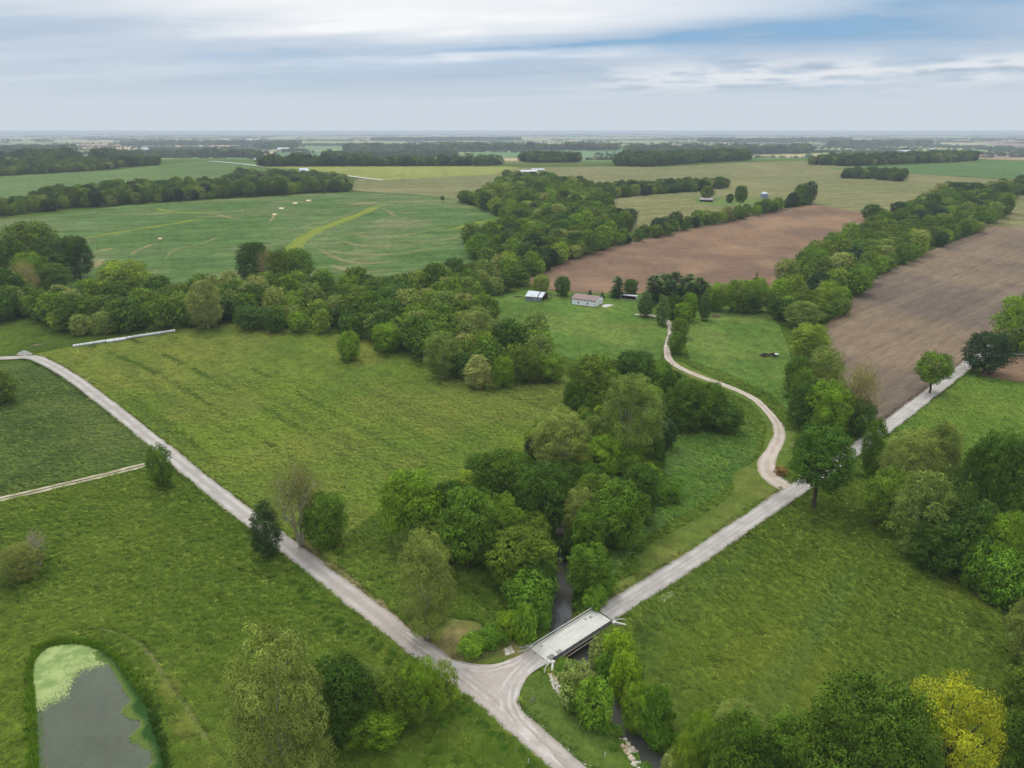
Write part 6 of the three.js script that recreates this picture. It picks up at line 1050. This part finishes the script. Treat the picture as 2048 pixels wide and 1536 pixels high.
{ // banks of the creek and the pond, foot of the woods
  const R = rng(31), L = [], leafy = LO.shrub[0].crown;
  const put = (x, z, w, h, c) => L.push([x, land(x, z) - 0.1, z, w / 10, h / 6.3, w / 10, R() * 6.3, rel(c, 0.8 + 0.4 * R())]);
  for (let i = 0; i < creekLine.length * 5; i++) { const p = creekLine[Math.floor(R() * creekLine.length)], a = R() * 6.3, r = 3.2 + 4.8 * R(), x = p[0] + Math.cos(a) * r, z = p[1] + Math.sin(a) * r; if (distTo(creekLine, x, z) < 2.9 || bareGround.has(cellKey(x, z)) || Math.hypot(x - 11, z + 130) < 9) continue; const w = 1.2 + 1.8 * R(); put(x, z, w, w * 0.6, surf(78, 110, 30)); }
  treesAt.filter(t => t[1] > -700).forEach(t => { for (let k = 0; k < 3; k++) { const a = R() * 6.3, r = t[2] * (0.5 + 0.6 * R()), x = t[0] + Math.cos(a) * r, z = t[1] + Math.sin(a) * r; if (bareGround.has(cellKey(x, z)) || land(x, z) < -1 || growsAt(x, z)[1] >= 2) continue; const w = 1.2 + 1.8 * R(); put(x, z, w, w * 0.55, surf(76, 106, 28)); } });
  for (const P of [[[585, 1165], [640, 1215], [700, 1262], [780, 1318]], [[905, 1402], [960, 1450], [1010, 1492], [1060, 1536]]]) for (const q of curve(survey(P), false, 0.7)) { const w = 0.7 + 0.9 * R(); put(q[0] + (R() - 0.5) * 2.6, q[1] + (R() - 0.5) * 2.6, w, w * 0.5, surf(66, 96, 24)); }
  stuff('undergrowth', 'low weeds and brambles on the creek banks and at the feet of the trees', 'undergrowth', leafy, leaf(255, 255, 255), L);
  const E = [], reed = bladeGeo(22, 0.5, 0.9, 0.06, 7, 0.7);
  for (let i = 0; i < pondEdge.length * 26; i++) { const k = Math.floor(R() * pondEdge.length), p = pondRing[k], q = pondRing[k + 1], t = R(), o = grow(pondEdge, 1)[k], dx = o[0] - pondEdge[k][0], dz = o[1] - pondEdge[k][1], d = 0.2 + 2.0 * R() * R(), x = p[0] + (q[0] - p[0]) * t + dx * d, z = p[1] + (q[1] - p[1]) * t + dz * d, left = sm(-66, -78, x); E.push([x, land(x, z), z, 1, 0.6 + 0.5 * R(), 1, R() * 6.3, rel(mix3(surf(74, 106, 36), surf(112, 146, 34), left), 0.8 + 0.5 * R())]); }
  stuff('pond_reeds', 'bright rushes round the edge of the pond', 'reeds', reed, plain({ roughness: 1 }), E);
}
{ // algae and floating weed on the pond
  const alg = tile(512, (u, v) => { const k = 0.84 + oct(u, v, [[7, 0.22, 1], [22, 0.2, 2], [90, 0.16, 3]]); return [k, k * 1.0, k * 0.9]; }, true); alg.repeat.set(0.05, 0.05);
  const ragged = (P, step, amp, seed) => { const C = curve(P.map(p => onLevel(...p, POND_LEVEL)), true, step); let cx = 0, cz = 0; C.forEach(p => { cx += p[0] / C.length; cz += p[1] / C.length; }); return C.map((p, i) => { const l = Math.hypot(p[0] - cx, p[1] - cz), a = amp * (vn(i * 0.5 + seed, seed) - 0.5) * 2; return [p[0] + (p[0] - cx) / l * a, p[1] + (p[1] - cz) / l * a]; }); };
  const cover = ragged([[66, 1346], [74, 1314], [96, 1298], [124, 1290], [160, 1290], [190, 1298], [206, 1308], [196, 1318], [176, 1320], [158, 1324], [142, 1336], [130, 1348], [116, 1364], [102, 1380], [86, 1394], [72, 1398], [66, 1380]], 0.8, 0.5, 3), cen = onLevel(112, 1330, POND_LEVEL);
  tag(mesh('algae', flat(cover, POND_LEVEL + 0.012), std({ color: col(surf(142, 160, 98)), map: alg, roughness: 0.95 })), 'pale green sheet of algae over the far end of the pond', 'algae', null, 'stuff');
  const R = rng(12), W = [], S = [], C = curve([[205, 1302], [232, 1326], [252, 1356], [274, 1390], [292, 1424], [304, 1462], [318, 1502], [330, 1550]].map(p => onLevel(...p, POND_LEVEL)), false, 0.25), pad = bladeGeo(20, 0.5, 0.28, 0.09, 17, 1.6);
  const patch = (() => { const sh = new THREE.Shape(); for (let i = 0; i < 9; i++) { const a = i / 9 * 6.283, r = 0.5 * (0.7 + 0.5 * h2(i, 5)); sh[i ? 'lineTo' : 'moveTo'](Math.cos(a) * r, Math.sin(a) * r); } const g = new THREE.ShapeGeometry(sh); g.rotateX(-Math.PI / 2); return g; })();
  for (let i = 0; i < 42000; i++) { const u = mix(62, 262, R()), v = mix(1286, 1470, R()), p = onLevel(u, v, POND_LEVEL); if (!inside(pondEdge, ...p)) continue; const d = inside(cover, ...p) ? 0 : distTo([...cover, cover[0]], ...p); if (d > 7 || R() < sm(0, 1, d / (2.2 + 5 * fbm(p[0] / 3, p[1] / 3, 3))) ) continue; const t = fbm(p[0] / 2.4, p[1] / 2.4, 4), s = (0.16 + 0.34 * R()) * (d ? 0.75 : 1); S.push([p[0], POND_LEVEL + 0.016 + 0.02 * R(), p[1], s, 1, s * (0.6 + 0.6 * R()), R() * 6.3, rel(mix3(surf(128, 152, 88), surf(166, 180, 116), sm(0.3, 0.65, t + 0.2 * (R() - 0.5))))]); }
  stuff('duckweed', 'mottled patches of duckweed thinning out over the pond water', 'duckweed', patch, plain({ roughness: 0.95 }), S);
  for (let i = 0; i < 11000; i++) { const k = Math.floor(R() * C.length), lobe = 1.2 + 2.6 * sm(0.32, 0.66, fbm(k / 16, 3.7, 3)), o = lobe * R() ** 1.3 - 0.3, p = C[k], l = Math.hypot(cen[0] - p[0], 14), nx = -0.93, nz = 0.36, x = p[0] + nx * o + (R() - 0.5) * 0.8, z = p[1] + nz * o + (R() - 0.5) * 0.8, pale = o > lobe * 0.5; W.push([x, POND_LEVEL - 0.02, z, 0.5, 0.6 + 0.5 * R(), 0.5, R() * 6.3, rel(pale ? surf(156, 176, 100) : surf(96, 138, 74), 1.1 + 0.5 * R())]); }
  for (let i = 0; i < 500; i++) { const p = onLevel(mix(64, 84, R() ** 2) + 4, mix(1390, 1540, R()), POND_LEVEL); W.push([p[0], POND_LEVEL - 0.03, p[1], 0.5, 0.35, 0.5, R() * 6.3, rel(surf(120, 150, 80))]); }
  stuff('water_weed', 'floating weed in lobes along the right bank of the pond', 'water weed', pad, plain({ roughness: 1 }), W);
}
renderer.render(scene, camera);
